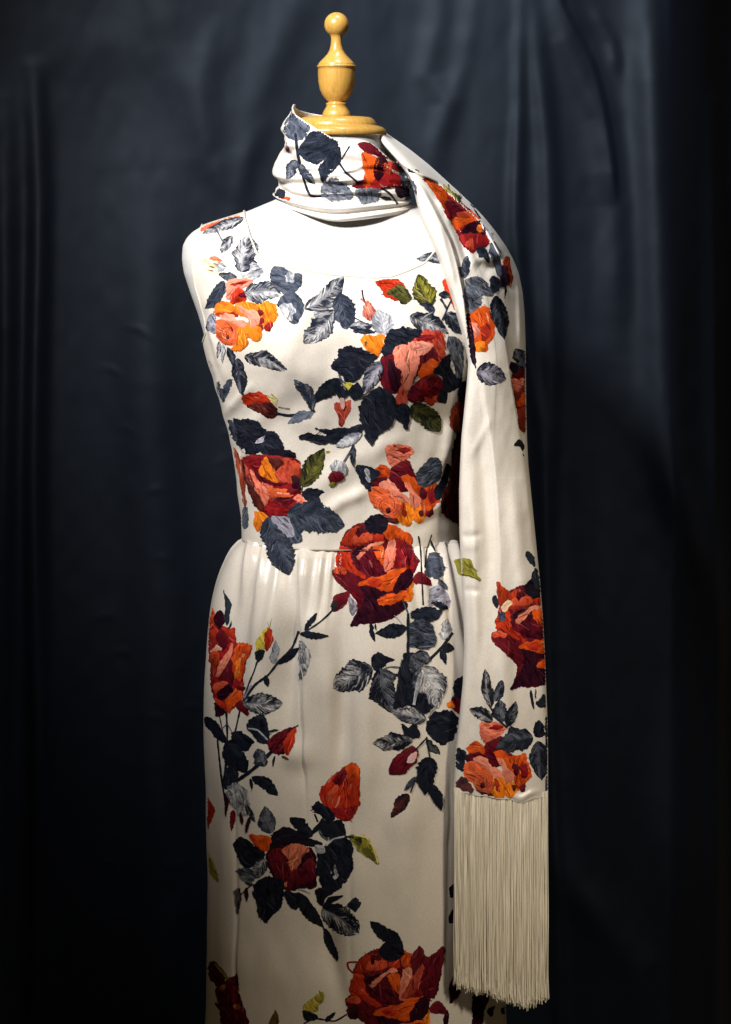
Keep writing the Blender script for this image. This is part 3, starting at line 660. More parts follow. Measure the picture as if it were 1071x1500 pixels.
def ribbon(pts, w0, w1, c0, c1, amt, lift=0.0, taper=False):
    P_ = np.array(pts); dd = np.gradient(P_, axis=0); dd /= np.hypot(*dd.T)[:, None] + 1e-9; nn = np.stack([-dd[:, 1], dd[:, 0]], 1)
    w_ = np.linspace(w0, w1, len(P_))[:, None] * (1 + 0.25 * vnoise(np.arange(len(P_)) * 0.35, PR.uniform(0, 50)))[:, None]
    if taper: w_ = w_ * (np.sin(np.pi * np.linspace(0.08, 0.97, len(P_))) ** 0.6)[:, None]
    v = np.stack([P_ - nn * w_, P_, P_ + nn * w_], 1).reshape(-1, 2)
    u = np.repeat(np.arange(len(P_)) * 1.5, 3); tt = np.tile([-3.0, 0, 3.0], len(P_))
    return v, grid_faces(len(P_), 3), np.tile(c0, (len(v), 1)), np.tile(c1, (len(v), 1)), np.stack([u, tt, np.full(len(u), PR.uniform(0, 60))], 1), np.full(len(v), amt), np.tile([0.06, 0.55, 0.06] if taper else [0.55, 1.0, 0.55], len(P_)), np.full(len(v), lift)
def P(c0, c1, amt, ang, s, rough=0.9, dens=1.0):
    """a painted patch: outline s, ground colour c0 with strokes of c1 along ang (degrees)"""
    o = spline(tx(pp(s)), True, 1.8); n = len(o)
    ph = PR.uniform(0, 99); k = np.arange(n)
    nx_ = np.roll(o, -1, 0) - np.roll(o, 1, 0); nx_ = np.stack([nx_[:, 1], -nx_[:, 0]], 1); nx_ /= np.hypot(*nx_.T)[:, None] + 1e-9
    if np.sum(o[:, 0] * np.roll(o[:, 1], -1) - np.roll(o[:, 0], -1) * o[:, 1]) < 0: nx_ = -nx_
    o = o + nx_ * (1.5 + rough * (1.2 * vnoise(k * 0.28 + ph, ph) + 1.0 * vnoise(k * 0.8 + ph, ph + 7) + 1.1 * np.maximum(vnoise(k * 1.1 + ph, ph + 13), 0)))[:, None]
    a, b = o.min(0), o.max(0); gx_, gy_ = np.meshgrid(np.arange(a[0], b[0], 2.6), np.arange(a[1], b[1], 2.6))
    gx_ = gx_ + (np.arange(gx_.shape[0])[:, None] % 2) * 1.3; gx_, gy_ = gx_.ravel(), gy_.ravel()
    m = inside(gx_, gy_, o); gx_, gy_ = gx_[m], gy_[m]; oc = list(map(tuple, o)) + [tuple(o[0])]
    if len(gx_):
        d = outdist(gx_, gy_, oc); gx_, gy_ = gx_[d > 1.0], gy_[d > 1.0]
    vs_ = [Vector(q) for q in o] + [Vector((x, y)) for x, y in zip(gx_, gy_)]
    r = delaunay_2d_cdt(vs_, [], [list(range(n))], 1, 1e-4)
    vv = np.array([tuple(q) for q in r[0]]); ff = [tuple(f_) for f_ in r[2]]
    t = math.radians(ang); u = vv[:, 0] * math.cos(t) + vv[:, 1] * math.sin(t); w_ = -vv[:, 0] * math.sin(t) + vv[:, 1] * math.cos(t)
    de = outdist(vv[:, 0], vv[:, 1], oc)
    ca = np.tile(C[c0], (len(vv), 1)); cb = np.tile(C[c1], (len(vv), 1))
    if max(C[c0]) > 2.2 * C[c0][2] and c0 not in ('olive', 'lime', 'dkgreen', 'cream', 'yellow'):
        # painted petals have a pale turned-over rim and run dark into the fold opposite
        ce = o.mean(0); dr = vv - ce; dr = dr / (np.hypot(*dr.T)[:, None] + 1e-6); ph_ = PR.uniform(-.7, .7); kk = dr @ np.array([math.sin(ph_), -math.cos(ph_)])
        rim = np.exp(-de / 4.0); hi = np.minimum(np.array(C[c0]) * 1.5 + np.array([.07, .045, .025]), .85)
        up = (0.55 * rim * np.clip(kk, 0, 1))[:, None]; dn = (0.5 * np.exp(-de / 6.5) * np.clip(-kk, 0, 1))[:, None]
        ca = ca * (1 - up) + hi * up; ca = ca * (1 - dn); cb = cb * (1 - dn * .8)
    parts = [(vv, ff, ca, cb, np.stack([u, w_, np.full(len(vv), PR.uniform(0, 60))], 1), np.full(len(vv), amt), np.clip(de / 3.4, 0, 1), np.zeros(len(vv)))]
    area = 0.5 * abs(np.sum(o[:, 0] * np.roll(o[:, 1], -1) - np.roll(o[:, 0], -1) * o[:, 1])); lm = 0.75 * math.sqrt(area)
    bend = PR.uniform(-0.02, 0.02)
    for i in range(int(area / 95 * dens)):
        c = vv[PR.randrange(len(vv))]; q = t + PR.gauss(0, 0.20); ln = min(PR.uniform(5, 20), lm); d = np.array([math.cos(q), math.sin(q)]); nn = np.array([-d[1], d[0]])
        if not inside(np.array([c[0] + d[0] * ln * .36, c[0] - d[0] * ln * .36]), np.array([c[1] + d[1] * ln * .36, c[1] - d[1] * ln * .36]), o).all(): continue
        g = np.linspace(-0.5, 0.5, 6)[:, None]; pts = c + d * g * ln + nn * (g ** 2) * ln * ln * bend
        mixv = 0.5 + 0.5 * math.tanh(3 * (PR.random() - (1 - amt)))
        k0 = tone(c0, c1, mixv); parts.append(ribbon(pts, PR.uniform(1.3, 3.4), PR.uniform(.9, 2.6), k0, k0 * 0.7, .4, PR.uniform(.00001, .000045), True))
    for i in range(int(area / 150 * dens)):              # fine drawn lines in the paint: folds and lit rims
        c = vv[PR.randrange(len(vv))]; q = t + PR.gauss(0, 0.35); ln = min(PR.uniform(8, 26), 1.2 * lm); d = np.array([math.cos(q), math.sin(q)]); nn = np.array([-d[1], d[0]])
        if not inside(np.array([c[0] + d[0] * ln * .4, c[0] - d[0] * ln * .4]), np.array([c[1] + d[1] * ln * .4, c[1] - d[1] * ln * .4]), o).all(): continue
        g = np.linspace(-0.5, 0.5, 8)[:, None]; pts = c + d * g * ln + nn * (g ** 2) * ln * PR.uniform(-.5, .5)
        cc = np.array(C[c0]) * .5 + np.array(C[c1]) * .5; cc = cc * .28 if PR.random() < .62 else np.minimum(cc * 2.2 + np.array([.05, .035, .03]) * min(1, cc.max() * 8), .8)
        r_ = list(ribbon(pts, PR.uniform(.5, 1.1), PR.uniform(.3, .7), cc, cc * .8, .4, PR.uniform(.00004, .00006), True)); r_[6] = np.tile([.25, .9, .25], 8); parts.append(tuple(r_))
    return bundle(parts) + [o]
def L(c0, c1, amt, x0, y0, x1, y1, w_, bend=0.0, saw=0.12, rib='auto'):
    """a leaf from its stalk to its tip, half-width w_, painted in strokes along the side veins"""
    amt = amt * 0.72
    a, b = tx((x0, y0)), tx((x1, y1)); w_ = 1.16 * w_ / FR[ctx['fr']][2] * ctx['sc']; ln = np.hypot(*(b - a)); d = (b - a) / ln; nn = np.array([-d[1], d[0]])
    ns = max(8, int(ln / 1.3)); nt_ = 13; s = np.linspace(0, 1, ns)[:, None]; t = np.linspace(-1, 1, nt_)[None, :]
    pe = PR.uniform(0.5, 0.75); prof = (s ** pe) * (1 - s) ** PR.uniform(0.65, 0.9); prof = prof / prof.max()
    ph = PR.uniform(0, 50); nz_ = max(3, ln / 6.5)
    sw = lambda q: 1 - saw * ((s * nz_ + q) % 1.0) + 0.22 * vnoise(s * 5 + q * 3 + ph, ph + q) + 0.10 * vnoise(s * 17 + q * 3 + ph, ph + q)
    ls, rs = PR.uniform(0.75, 1.1), PR.uniform(0.75, 1.1)
    wid = w_ * np.where(t < 0, prof * sw(0.0) * ls, prof * sw(0.37) * rs)
    mid = bend * ln * np.sin(np.pi * s) + 0.05 * ln * vnoise(s * 2 + ph, ph)
    v = a + d * (s * ln)[..., None] + nn * (mid + t * wid)[..., None]
    v = v.reshape(-1, 2); q = grid_faces(ns, nt_)
    S_ = np.broadcast_to(s * ln, (ns, nt_)); A_ = np.abs(t * wid); seed = np.where(t < 0, 3.0, 17.0) + ph
    st_ = np.stack([A_ * 1.0 + 0.3 * S_, (S_ - 0.9 * A_) * 1.0, np.broadcast_to(seed, S_.shape)], -1).reshape(-1, 3)
    side = PR.choice((-1, 1)); am2 = amt * (1 - 0.85 * np.abs(t) ** 2.2) * (0.7 + 0.35 * np.sin(np.pi * s) + 0.28 * side * np.sign(t)) + 0.22 * vnoise(s * 4 + ph, t * 2 + ph); am2 = np.broadcast_to(am2, (ns, nt_))
    ed = np.clip(np.minimum((1 - np.abs(t)) * wid / 1.7, np.minimum(s, 1 - s) * ln / 2.0 + 0.3), 0, 1).reshape(-1)
    parts = [(v, q, np.tile(C[c0], (len(v), 1)), np.tile(C[c1], (len(v), 1)), st_, am2.reshape(-1), ed, np.zeros(len(v)))]
    at = lambda ss, tt: a + d * (ss * ln) + nn * (np.interp(ss, s[:, 0], mid[:, 0]) + tt * np.interp(ss, s[:, 0], wid[:, 0 if tt < 0 else -1]))
    for i in range(int(ln * w_ / 32)):
        s0 = PR.uniform(0.02, 0.93); sg = PR.choice((-1, 1)); t0 = PR.uniform(0.0, 0.6); t1 = min(t0 + PR.uniform(0.3, 0.8), PR.uniform(0.9, 1.10)); sl = PR.uniform(0.5, 1.1) * w_ / ln
        pts = [at(min(s0 + sl * (t0 + (t1 - t0) * g) * (1 + .3 * g), 0.995), sg * (t0 + (t1 - t0) * g)) for g in np.linspace(0, 1, 6)]
        am_ = float(am2[min(int(s0 * ns), ns - 1), 6 + sg * int(3 * (t0 + t1))]) if t0 + t1 < 2 else 0
        mixv = 0.5 + 0.5 * math.tanh(3.2 * (PR.random() - (1 - am_)))
        k0 = tone(c0, c1, mixv); parts.append(ribbon(pts, PR.uniform(1.0, 2.6), PR.uniform(.6, 1.6), k0, k0 * 0.7, .4, PR.uniform(.00001, .000045), True))
    if rib and w_ > 5.5 and amt > 0.3 and PR.random() < 0.45:
        ctr = [at(g, 0.0001) for g in np.linspace(0, PR.uniform(0.6, 0.9), 14)]; parts.append(ribbon(ctr, 0.5, 0.25, C[c1], C[c0], 0.5, .00007))
    top_, bot_ = v.reshape(ns, nt_, 2)[:, 0], v.reshape(ns, nt_, 2)[::-1, -1]
    return [bundle(parts) + [np.vstack([top_, bot_])]]
def S(c0, c1, w_, s, w1=None):
    """a stroke or stalk of the given full width"""
    k = FR[ctx['fr']][2] / ctx['sc']; pts = spline(tx(pp(s)), False, 1.5)
    r = ribbon(pts, w_ / k / 2, (w_ if w1 is None else w1) / k / 2, C[c0], C[c1], 0.4); v = r[0].reshape(-1, 3, 2)
    return list(r) + [np.vstack([v[:, 0], v[::-1, 2]])]
LAY = {}
def layer_for(o, key):
    """how many painted coats already lie under this one"""
    lst = LAY.setdefault(key, []); a, b = o.min(0), o.max(0); best = 0
    for (a2, b2, o2, l2) in lst:
        if l2 < best or (a > b2 + 3).any() or (b < a2 - 3).any(): continue
        if inside(o[:, 0], o[:, 1], o2).any() or inside(o2[:, 0], o2[:, 1], o).any(): best = l2 + 1
    lst.append((a, b, o, best)); return best
def flatten(ops):
    for o in ops:
        if isinstance(o, (list, tuple)) and len(o) == 9 and isinstance(o[0], np.ndarray): yield o
        else: yield from flatten(o)
def put(name, *ops):
    """press one printed motif onto the cloth: every point of the patch is laid on the surface it falls on"""
    V, F, A, B, T_, Q, E = [], [], [], [], [], [], []; k = 0
    for (v, f, ca_, cb_, st_, am_, ed_, ex_, out_) in flatten(ops):
        li = layer_for(out_, id(ctx['target'])); off = 0.00017 + 0.00006 * li
        pos = np.zeros((len(v), 3)); ok = np.zeros(len(v), bool); org = Vector(CAM); rc = ctx['target'].ray_cast; lift = (off + ex_).tolist()
        for i, d in enumerate(pxray(v[:, 0], v[:, 1]).tolist()):
            d = Vector(d); h_, n_, _, _ = rc(org, d)
            if h_ is None: continue
            nd = n_.dot(d)
            if abs(nd) < 0.03: continue
            pos[i] = h_ + n_ * (lift[i] if nd < 0 else -lift[i]); ok[i] = True
        yv = pos[:, 1].tolist(); okl = ok.tolist()
        for fc in f:
            fc = [int(q) for q in fc]
            if all(okl[q] for q in fc):
                ys = [yv[q] for q in fc]
                if max(ys) - min(ys) < 0.014: F.append([q + k for q in fc])
        V.append(pos); A.append(ca_); B.append(cb_); T_.append(st_); Q.append(am_); E.append(ed_); k += len(v)
    if not F: return None
    V, A, B, T_, Q, E = map(np.concatenate, (V, A, B, T_, Q, E))
    used = np.unique([q for f in F for q in f]); mp = -np.ones(len(V), int); mp[used] = np.arange(len(used))
    me = mesh(name, V[used], [tuple(mp[q] for q in f) for f in F])
    one = np.ones((len(used), 1), np.float32)
    for nm, dat in (('ca', A), ('cb', B)):
        at = me.attributes.new(nm, 'FLOAT_COLOR', 'POINT'); at.data.foreach_set('color', np.hstack([dat[used], one]).astype(np.float32).ravel())
    at = me.attributes.new('st', 'FLOAT_VECTOR', 'POINT'); at.data.foreach_set('vector', T_[used].astype(np.float32).ravel())
    for nm, dat in (('amt', Q), ('edge', E)):
        at = me.attributes.new(nm, 'FLOAT', 'POINT'); at.data.foreach_set('value', dat[used].astype(np.float32))
    return adopt(link(name, me, M['print']), ctx['parent'])
def leaf(*a, **k): return put('printed_leaf', L(*a, **k))
def pleaf(*a, **k): return put('printed_leaf', P(*a, **k))
def stem(*a, **k): return put('printed_stem', S(*a, **k))

# ---- the three roses of the repeat
def rose_full():                                        # big red rose, frame z4
    return [P('crimson', 'maroon', .45, 60, "110,330 160,240 230,180 320,150 420,170 520,180 650,215 735,270 730,400 800,490 760,560 735,640 735,740 720,830 640,840 690,880 600,960 480,1015 300,1030 260,1000 260,900 250,820 170,740 80,640 45,570 90,540 75,480 110,420"),
        P('redor', 'maroon', .42, 80, "120,320 170,240 260,190 380,240 400,300 340,330 230,350 150,350", 1.4),
        P('coral', 'redor', .5, 85, "215,320 230,270 300,240 360,250 390,290 330,320", 1.6),
        P('maroon', 'crimson', .35, 70, "255,210 310,190 340,230 290,250 270,280", 1.5),
        P('redor', 'red', .5, 80, "400,260 490,250 490,310 420,320", 1.5),
        P('redor', 'orange', .5, 100, "490,180 580,180 660,225 735,270 720,360 640,290 520,290", 1.4),
        P('red', 'redor', .55, 45, "75,480 110,360 190,380 210,520 340,620 280,640 180,580 100,540", 1.4),
        P('maroon', 'crimson', .4, 60, "210,390 340,340 420,400 500,480 490,600 430,620 330,590 230,510"),
        P('dkmar', 'maroon', .4, 60, "215,410 320,355 330,400 250,440"),
        P('crimson', 'red', .45, 95, "600,300 700,330 740,450 740,560 640,560 570,550 590,420"),
        P('crimson', 'maroon', .5, 95, "655,330 710,350 730,450 700,540 670,430"),
        P('orange', 'redor', .4, 85, "390,370 450,350 490,370 500,530 460,500 410,420"),
        P('pink', 'coral', .35, -40, "245,460 280,420 350,360 420,325 490,320 470,340 380,365 320,430 270,475"),
        P('pink', 'coral', .45, 98, "530,320 590,310 590,400 570,530 530,570 495,580 500,450"),
        P('crimson', 'maroon', .5, 50, "45,570 100,540 180,580 300,640 280,690 330,760 280,850 200,770 110,690 50,620"),
        P('redor', 'coral', .5, 20, "50,568 100,545 170,570 150,600 70,595"),
        P('dkmar', 'maroon', .45, 60, "290,700 400,720 520,750 440,800 450,870 560,870 660,840 690,880 600,950 480,1010 320,1020 205,1060 205,1040 240,960 300,880 330,780"),
        P('orange', 'redor', .5, -12, "270,690 360,640 480,620 570,570 690,545 680,580 600,640 590,740 500,745 380,710", 1.3),
        P('red', 'redor', .4, -12, "350,660 420,645 470,680 430,710 370,695"),
        P('orange', 'amber', .5, 90, "690,700 740,665 730,830 650,830 700,780"),
        P('dkmar', 'maroon', .4, 120, "575,770 590,680 640,600 710,545 740,600 730,680 680,730 620,760"),
        P('crimson', 'maroon', .4, 30, "740,640 800,580 850,610 910,700 860,690 760,680"),
        P('redor', 'orange', .55, -10, "440,840 500,780 600,770 680,740 720,800 640,830 560,860 460,870", 1.4),
        P('blk', 'dkmar', .35, 20, "320,150 370,100 450,80 520,130 520,190 480,240 420,250 350,220")]
def rosette(cx, cy, r, c0, c1, c2):
    """the tight spiral heart of the orange roses, as curved strokes"""
    k = []; sc_ = FR[ctx['fr']][2] / ctx['sc']
    for i in range(26):
        q = math.sqrt(PR.uniform(0.02, 1.0)); a0 = PR.uniform(0, 360); sp = PR.uniform(50, 130); ox, oy = PR.gauss(0, .06) * r, PR.gauss(0, .06) * r; c = PR.choice((c0, c1, c1, c2))
        pts = [(cx + ox + r * q * (1 - .12 * g) * math.cos(math.radians(a0 + sp * g)), cy + oy + r * q * (1 - .12 * g) * 1.05 * math.sin(math.radians(a0 + sp * g))) for g in np.linspace(0, 1, 10)]
        kc = tone(c, c0, PR.uniform(0, .5)); k.append(ribbon(tx(pts), r * PR.uniform(.03, .075) / sc_, r * .03 / sc_, kc, kc * .6, .4, PR.uniform(0, .00005), True))
    t = np.radians(np.arange(0, 360, 20)); o = tx(np.stack([cx + r * np.cos(t), cy + r * np.sin(t)], 1))
    return [bundle(k) + [o]]
def rose_orange():                                      # loose orange rose, frame b7
    return [P('coral', 'pink', .42, 10, "320,400 400,385 480,400 510,440 470,480 420,520 380,555 340,530 315,470", 1.2), P('red', 'crimson', .4, 0, "380,432 440,412 495,425 440,445", 1.2),
        P('crimson', 'maroon', .45, 40, "350,560 420,510 480,500 520,600 560,640 520,700 400,720 330,640"),
        P('redor', 'orange', .45, 20, "215,580 280,525 340,560 350,610 290,640 240,620", 1.3), P('maroon', 'crimson', .4, 0, "200,640 260,620 330,620 300,680 220,680"),
        P('redor', 'orange', .5, 100, "520,650 600,640 655,625 680,740 690,780 640,850 600,890 560,870 560,780", 1.6),
        P('maroon', 'crimson', .4, 60, "560,690 600,720 590,780 555,750"), P('crimson', 'red', .4, 60, "610,720 650,690 670,760 630,800"),
        P('orange', 'amber', .5, 80, "400,800 480,800 560,830 580,900 540,945 500,920 480,950 420,945 390,900", 1.6),
        P('maroon', 'crimson', .4, 0, "600,870 640,840 640,880 620,900"), P('maroon', 'brown', .4, 0, "550,850 580,855 575,895 555,880"),
        P('maroon', 'brown', .4, 10, "290,870 390,905 400,940 340,930"),
        P('orange', 'redor', .5, 60, "415,610 470,600 520,640 545,720 560,780 500,720 450,660", 1.2),
        P('coral', 'orange', .45, 30, "195,700 260,680 340,700 400,760 420,850 390,905 320,890 250,830 210,790", 1.3),
        *rosette(325, 820, 78, 'coral', 'crimson', 'pink'),
        P('pink', 'coral', .32, 35, "265,660 310,640 370,665 400,710 460,750 490,790 440,795 390,760 330,700 280,685"),
        P('pink', 'coral', .38, 60, "440,650 480,660 510,720 560,770 555,810 520,835 490,790 480,720"),
        P('maroon', 'crimson', .3, 60, "320,838 345,832 350,860 325,866"), P('redor', 'crimson', .4, 100, "425,800 450,820 455,900 430,880")]
def rose_dark(bright=True):                             # crimson and pink rose among black leaves, frame z5
    return [P('crimson', 'maroon', .45, 80, "370,350 390,300 470,280 500,340 530,400 530,500 490,560 420,560 380,490 365,430"),
        P('maroon', 'dkmar', .5, 80, "430,330 500,340 535,400 530,520 480,560 440,480"),
        P('red', 'coral', .42, 60, "600,180 650,140 720,118 810,130 835,220 835,330 800,370 740,340 750,250 640,210", 1.2),
        P('crimson', 'red', .4, 0, "635,175 700,150 780,160 740,185 660,200"), P('crimson', 'maroon', .5, 90, "650,300 750,240 790,330 740,330 690,350 640,430 600,520 620,420"),
        P('orange', 'redor', .45, 20, "650,430 690,350 740,315 800,360 830,380 825,415 760,415 720,430 660,475", 1.3),
        P('maroon', 'crimson', .5, 30, "560,600 600,520 650,470 740,430 810,460 830,540 780,600 700,620 590,620"), *rosette(745, 505, 75, 'maroon', 'red', 'crimson'),
        P('crimson', 'red', .45, 60, "650,490 690,470 720,540 690,570"), P('red', 'coral', .4, 20, "690,590 740,600 800,580 850,600 830,630 770,625 750,660 710,640"),
        P('red', 'coral', .5, 80, "465,255 500,300 540,400 545,520 555,640 490,640 470,620 500,570 530,500 525,400 490,340"),
        P('coral', 'crimson', .42, 105, "540,430 600,430 620,420 570,560 560,640 520,640 500,650 470,630 490,580 525,540"),
        P('pink', 'coral', .36, 105, "465,255 510,215 590,200 650,205 750,205 755,230 700,280 650,300 650,360 610,450 590,520 555,540 545,480 530,400 490,370 475,310", 1.1),
        P('pink', 'pink', .3, -10, "590,215 650,210 740,212 735,232 660,262 600,260")]

# ================================================================== bodice
use('a2', DRESS, bodice)
put('printed_rose', P('coral', 'pink', .45, -25, "150,205 180,180 250,140 320,112 360,112 362,135 330,150 290,175 230,195 170,210"), P('redor', 'orange', .5, -25, "180,190 260,150 330,125 320,145 250,175 190,200"))
leaf('slate', 'pale', .55, 385, 145, 165, 228, 30); leaf('slate', 'pale', .5, 325, 232, 262, 320, 24); stem('slate', 'grey', 9, "240,200 262,245 280,270")
put('printed_bud', P('lime', 'cream', .75, 20, "155,365 200,348 250,350 285,385 285,410 240,425 190,420"), P('coral', 'pink', .4, 10, "195,352 235,343 272,366 240,364"), P('slate2', 'pale', .4, 20, "255,378 290,390 280,412 250,415"))
leaf('slate', 'pale', .62, 365, 425, 408, 232, 66); pleaf('slate', 'pale', .5, -20, "360,425 400,440 430,372 470,400 490,425 440,462 380,452")
leaf('slate', 'slate2', .45, 280, 470, 176, 612, 46, -.1); leaf('slate', 'grey', .4, 350, 450, 250, 437, 20)
pleaf('slate', 'slate2', .5, 25, "520,440 535,395 580,395 630,425 680,430 686,480 650,530 600,540 560,520 525,480"); pleaf('slate2', 'pale', .5, 60, "598,440 650,425 640,470 600,482", 1.8)
pleaf('slate', 'slate2', .45, 60, "555,590 590,545 650,530 690,570 695,640 650,697 620,680 580,630"); pleaf('slate2', 'pale', .55, 70, "570,600 620,590 648,640 625,672 590,640", 1.8)
leaf('slate', 'pale', .6, 700, 620, 910, 453, 58, .05); leaf('slate', 'slate2', .6, 880, 535, 920, 722, 66); leaf('slate', 'pale', .62, 850, 615, 698, 797, 66, -.05)
use('z1')
put('printed_rose', P('pink', 'coral', .35, -15, "215,100 300,65 400,55 490,68 450,110 380,150 330,200 260,250 215,245 215,180"), P('red', 'coral', .4, -8, "250,112 330,85 430,82 380,105 300,117"),
    P('red', 'redor', .5, 100, "255,250 330,140 350,160 400,190 410,270 330,300 250,310"), P('maroon', 'crimson', .45, 0, "330,215 410,185 410,240 350,240"),
    P('orange', 'amber', .5, 20, "105,330 160,280 240,300 300,330 320,400 250,400 160,420 110,400", 1.3), P('redor', 'crimson', .4, 10, "105,400 160,385 260,390 300,360 330,430 240,410 150,430"),
    P('orange', 'amber', .55, 60, "300,310 400,285 500,300 540,340 540,420 480,460 420,440 350,420 310,370"),
    P('orange', 'amber', .5, 80, "510,300 580,275 640,290 690,310 720,390 700,460 640,500 580,560 520,540 520,420", 1.7),
    P('crimson', 'brown', .4, 0, "520,370 560,362 578,400 545,425"), P('crimson', 'brown', .4, 0, "530,450 570,443 580,480 545,495"), P('brown', 'crimson', .4, 90, "525,518 555,515 555,565 530,562"), P('crimson', 'redor', .4, 60, "590,510 650,478 672,510 635,580 595,555"),
    P('amber', 'orange', .5, 80, "330,520 420,500 530,520 560,560 550,660 510,665 460,640 430,640 420,690 370,750 310,760 270,740 300,650", 1.8),
    P('orange', 'coral', .5, 40, "110,480 160,455 250,470 320,520 330,600 300,690 240,700 180,680 130,620 108,540", 1.2), *rosette(232, 590, 95, 'orange', 'redor', 'pink'),
    P('pink', 'pink', .3, 20, "155,420 220,400 280,420 310,460 380,475 410,495 380,525 330,515 270,480 180,455"), P('pink', 'coral', .3, 45, "310,315 360,330 420,370 470,360 520,400 545,440 530,490 480,530 430,490 430,440 370,370"),
    P('brown', 'maroon', .4, 90, "225,610 245,605 248,640 228,655"), P('brown', 'crimson', .3, 80, "252,520 270,525 280,578 262,572"))
leaf('slate', 'pale', .6, 395, 190, 745, 210, 100, -.05); pleaf('slate', 'lilac', .5, 70, "20,520 60,410 105,405 108,590 60,570")
leaf('slate', 'pale', .55, 150, 665, 128, 848, 24); leaf('grey', 'pale', .6, 185, 690, 180, 890, 20); leaf('navy', 'slate2', .5, 225, 725, 292, 918, 36)
leaf('navy', 'pale', .52, 392, 805, 810, 938, 92); leaf('navy', 'grey', .45, 328, 830, 362, 1190, 70)
pleaf('slate', 'slate2', .45, 80, "95,1075 150,1090 165,1140 230,1050 275,1045 240,1130 200,1230 190,1290 160,1250 100,1180")
pleaf('crimson', 'orange', .5, 80, "35,845 60,880 75,940 45,910")
use('a4')
put('printed_bud', S('maroon', 'navy', 9, "180,158 186,200 205,245"), P('crimson', 'pink', .45, 70, "190,240 215,218 250,265 252,310 215,320 185,290"), S('crimson', 'pink', 8, "172,205 195,225 205,245"))
leaf('grey', 'pale', .75, 300, 398, 268, 262, 62); leaf('slate', 'pale', .5, 110, 355, 238, 342, 24); leaf('navy', 'slate2', .4, 130, 375, 255, 382, 18); stem('navy', 'slate2', 6, "130,300 190,330 240,350")
put('printed_bud', P('red', 'redor', .5, 20, "250,120 310,105 370,105 405,145 360,165 330,182 290,165"), P('redor', 'red', .5, 20, "290,172 340,185 378,205 355,215 305,198"), P('dkgreen', 'olive', .42, 35, "305,175 380,130 430,180 435,212 400,238 360,200"))
put('printed_bud', *L('dkgreen', 'lime', .5, 540, 250, 470, 82, 60), P('navy', 'slate2', .4, 40, "490,230 540,230 558,275 535,280"))
put('printed_rose', P('red', 'orange', .45, 60, "600,120 640,98 690,220 720,290 690,290 650,235"), P('redor', 'orange', .5, 20, "690,270 735,280 745,305 700,300"))
leaf('navy', 'slate2', .4, 640, 190, 580, 180, 22); stem('navy', 'slate2', 12, "590,205 622,262 600,320"); stem('navy', 'slate', 10, "622,262 648,210")
leaf('navy', 'grey', .5, 622, 278, 705, 395, 50); leaf('navy', 'pale', .5, 428, 297, 632, 385, 46)
use('a3'); leaf('slate', 'pale', .5, 450, 722, 288, 712, 34, .05)
use('z5')
put('printed_rose', *rose_dark())
pleaf('blk', 'blk2', .42, 30, "390,230 400,180 450,120 520,95 600,105 660,130 600,190 500,230 450,270 395,290", 1.6)
put('printed_rosebud', P('amber', 'orange', .5, 60, "230,180 270,148 330,158 400,160 390,230 350,295 290,265 255,230", 1.6), P('olive', 'brown', .5, 60, "260,195 285,200 275,230"))
pleaf('blk', 'blk2', .38, 20, "35,350 75,310 85,260 140,230 210,240 300,280 370,310 320,340 280,400 220,450 160,490 120,470 85,420 40,390", 1.4)
leaf('slate', 'lilac', .7, 378, 335, 262, 570, 56)
pleaf('blk', 'blk2', .35, 70, "830,310 870,290 880,400 950,400 950,500 880,550 850,560 845,630 800,630 780,590 820,540 820,440 750,415")
pleaf('navy', 'grey', .4, 80, "860,170 900,160 950,200 965,300 950,450 905,430 890,330 850,230"); pleaf('pale', 'cream', .4, 70, "880,365 900,390 905,430 890,410")
pleaf('navy', 'slate2', .42, 85, "985,130 1010,100 1050,330 1040,390 1000,400 990,280")
pleaf('blk', 'blk2', .45, 55, "330,530 420,530 480,600 475,700 455,790 380,850 340,900 318,935 280,890 250,800 235,720 225,650 270,590", 1.7)
pleaf('blk', 'blk2', .4, 60, "470,650 540,640 590,670 585,740 570,790 550,820 530,770 490,750 470,710", 1.4)
leaf('dkgreen', 'olive', .5, 590, 648, 795, 840, 82, -.06)
pleaf('lime', 'yellow', .5, 40, "105,490 185,495 160,550 120,510"); pleaf('blk', 'blk2', .4, 60, "60,560 100,510 145,560 90,615"); pleaf('blk', 'blk2', .4, 40, "140,550 210,490 255,560 240,600 180,600")
put('printed_bud', P('crimson', 'coral', .5, 80, "55,630 100,640 160,615 165,680 120,760 100,810 85,800 80,730 50,680"), P('pale', 'pinkd', .5, 80, "88,600 115,595 120,650 100,690 92,640")); stem('slate', 'grey', 9, "80,430 100,470 130,495")
use('a4')
put('printed_bud', P('coral', 'brown', .5, 85, "645,790 690,740 722,740 725,900 690,920 645,880"), P('crimson', 'maroon', .5, 90, "690,750 725,742 725,905 700,910")); pleaf('dkmar', 'blk', .4, 85, "672,920 715,900 728,1010 722,1071 650,1071"); pleaf('navy', 'blk', .4, 85, "688,650 722,640 722,742 680,742")
use('a5')
leaf('blk', 'dkgreen', .4, 668, 48, 522, 172, 40); stem('slate', 'grey', 8, "665,30 680,75 700,110")
put('printed_bud', P('red', 'redor', .45, 20, "160,150 210,125 260,125 320,165 280,185 220,200 180,190"), P('maroon', 'brown', .45, 35, "185,192 280,180 330,190 345,240 310,262 260,235"), P('cream', 'lime', .5, 40, "285,125 330,150 348,185 312,172", 2.2))
stem('navy', 'slate', 16, "335,232 400,245 490,240 542,220"); stem('slate', 'cream', 8, "350,200 385,208 410,212"); leaf('slate', 'grey', .4, 525, 218, 438, 52, 36, .14); leaf('slate2', 'grey', .6, 535, 225, 395, 282, 26)
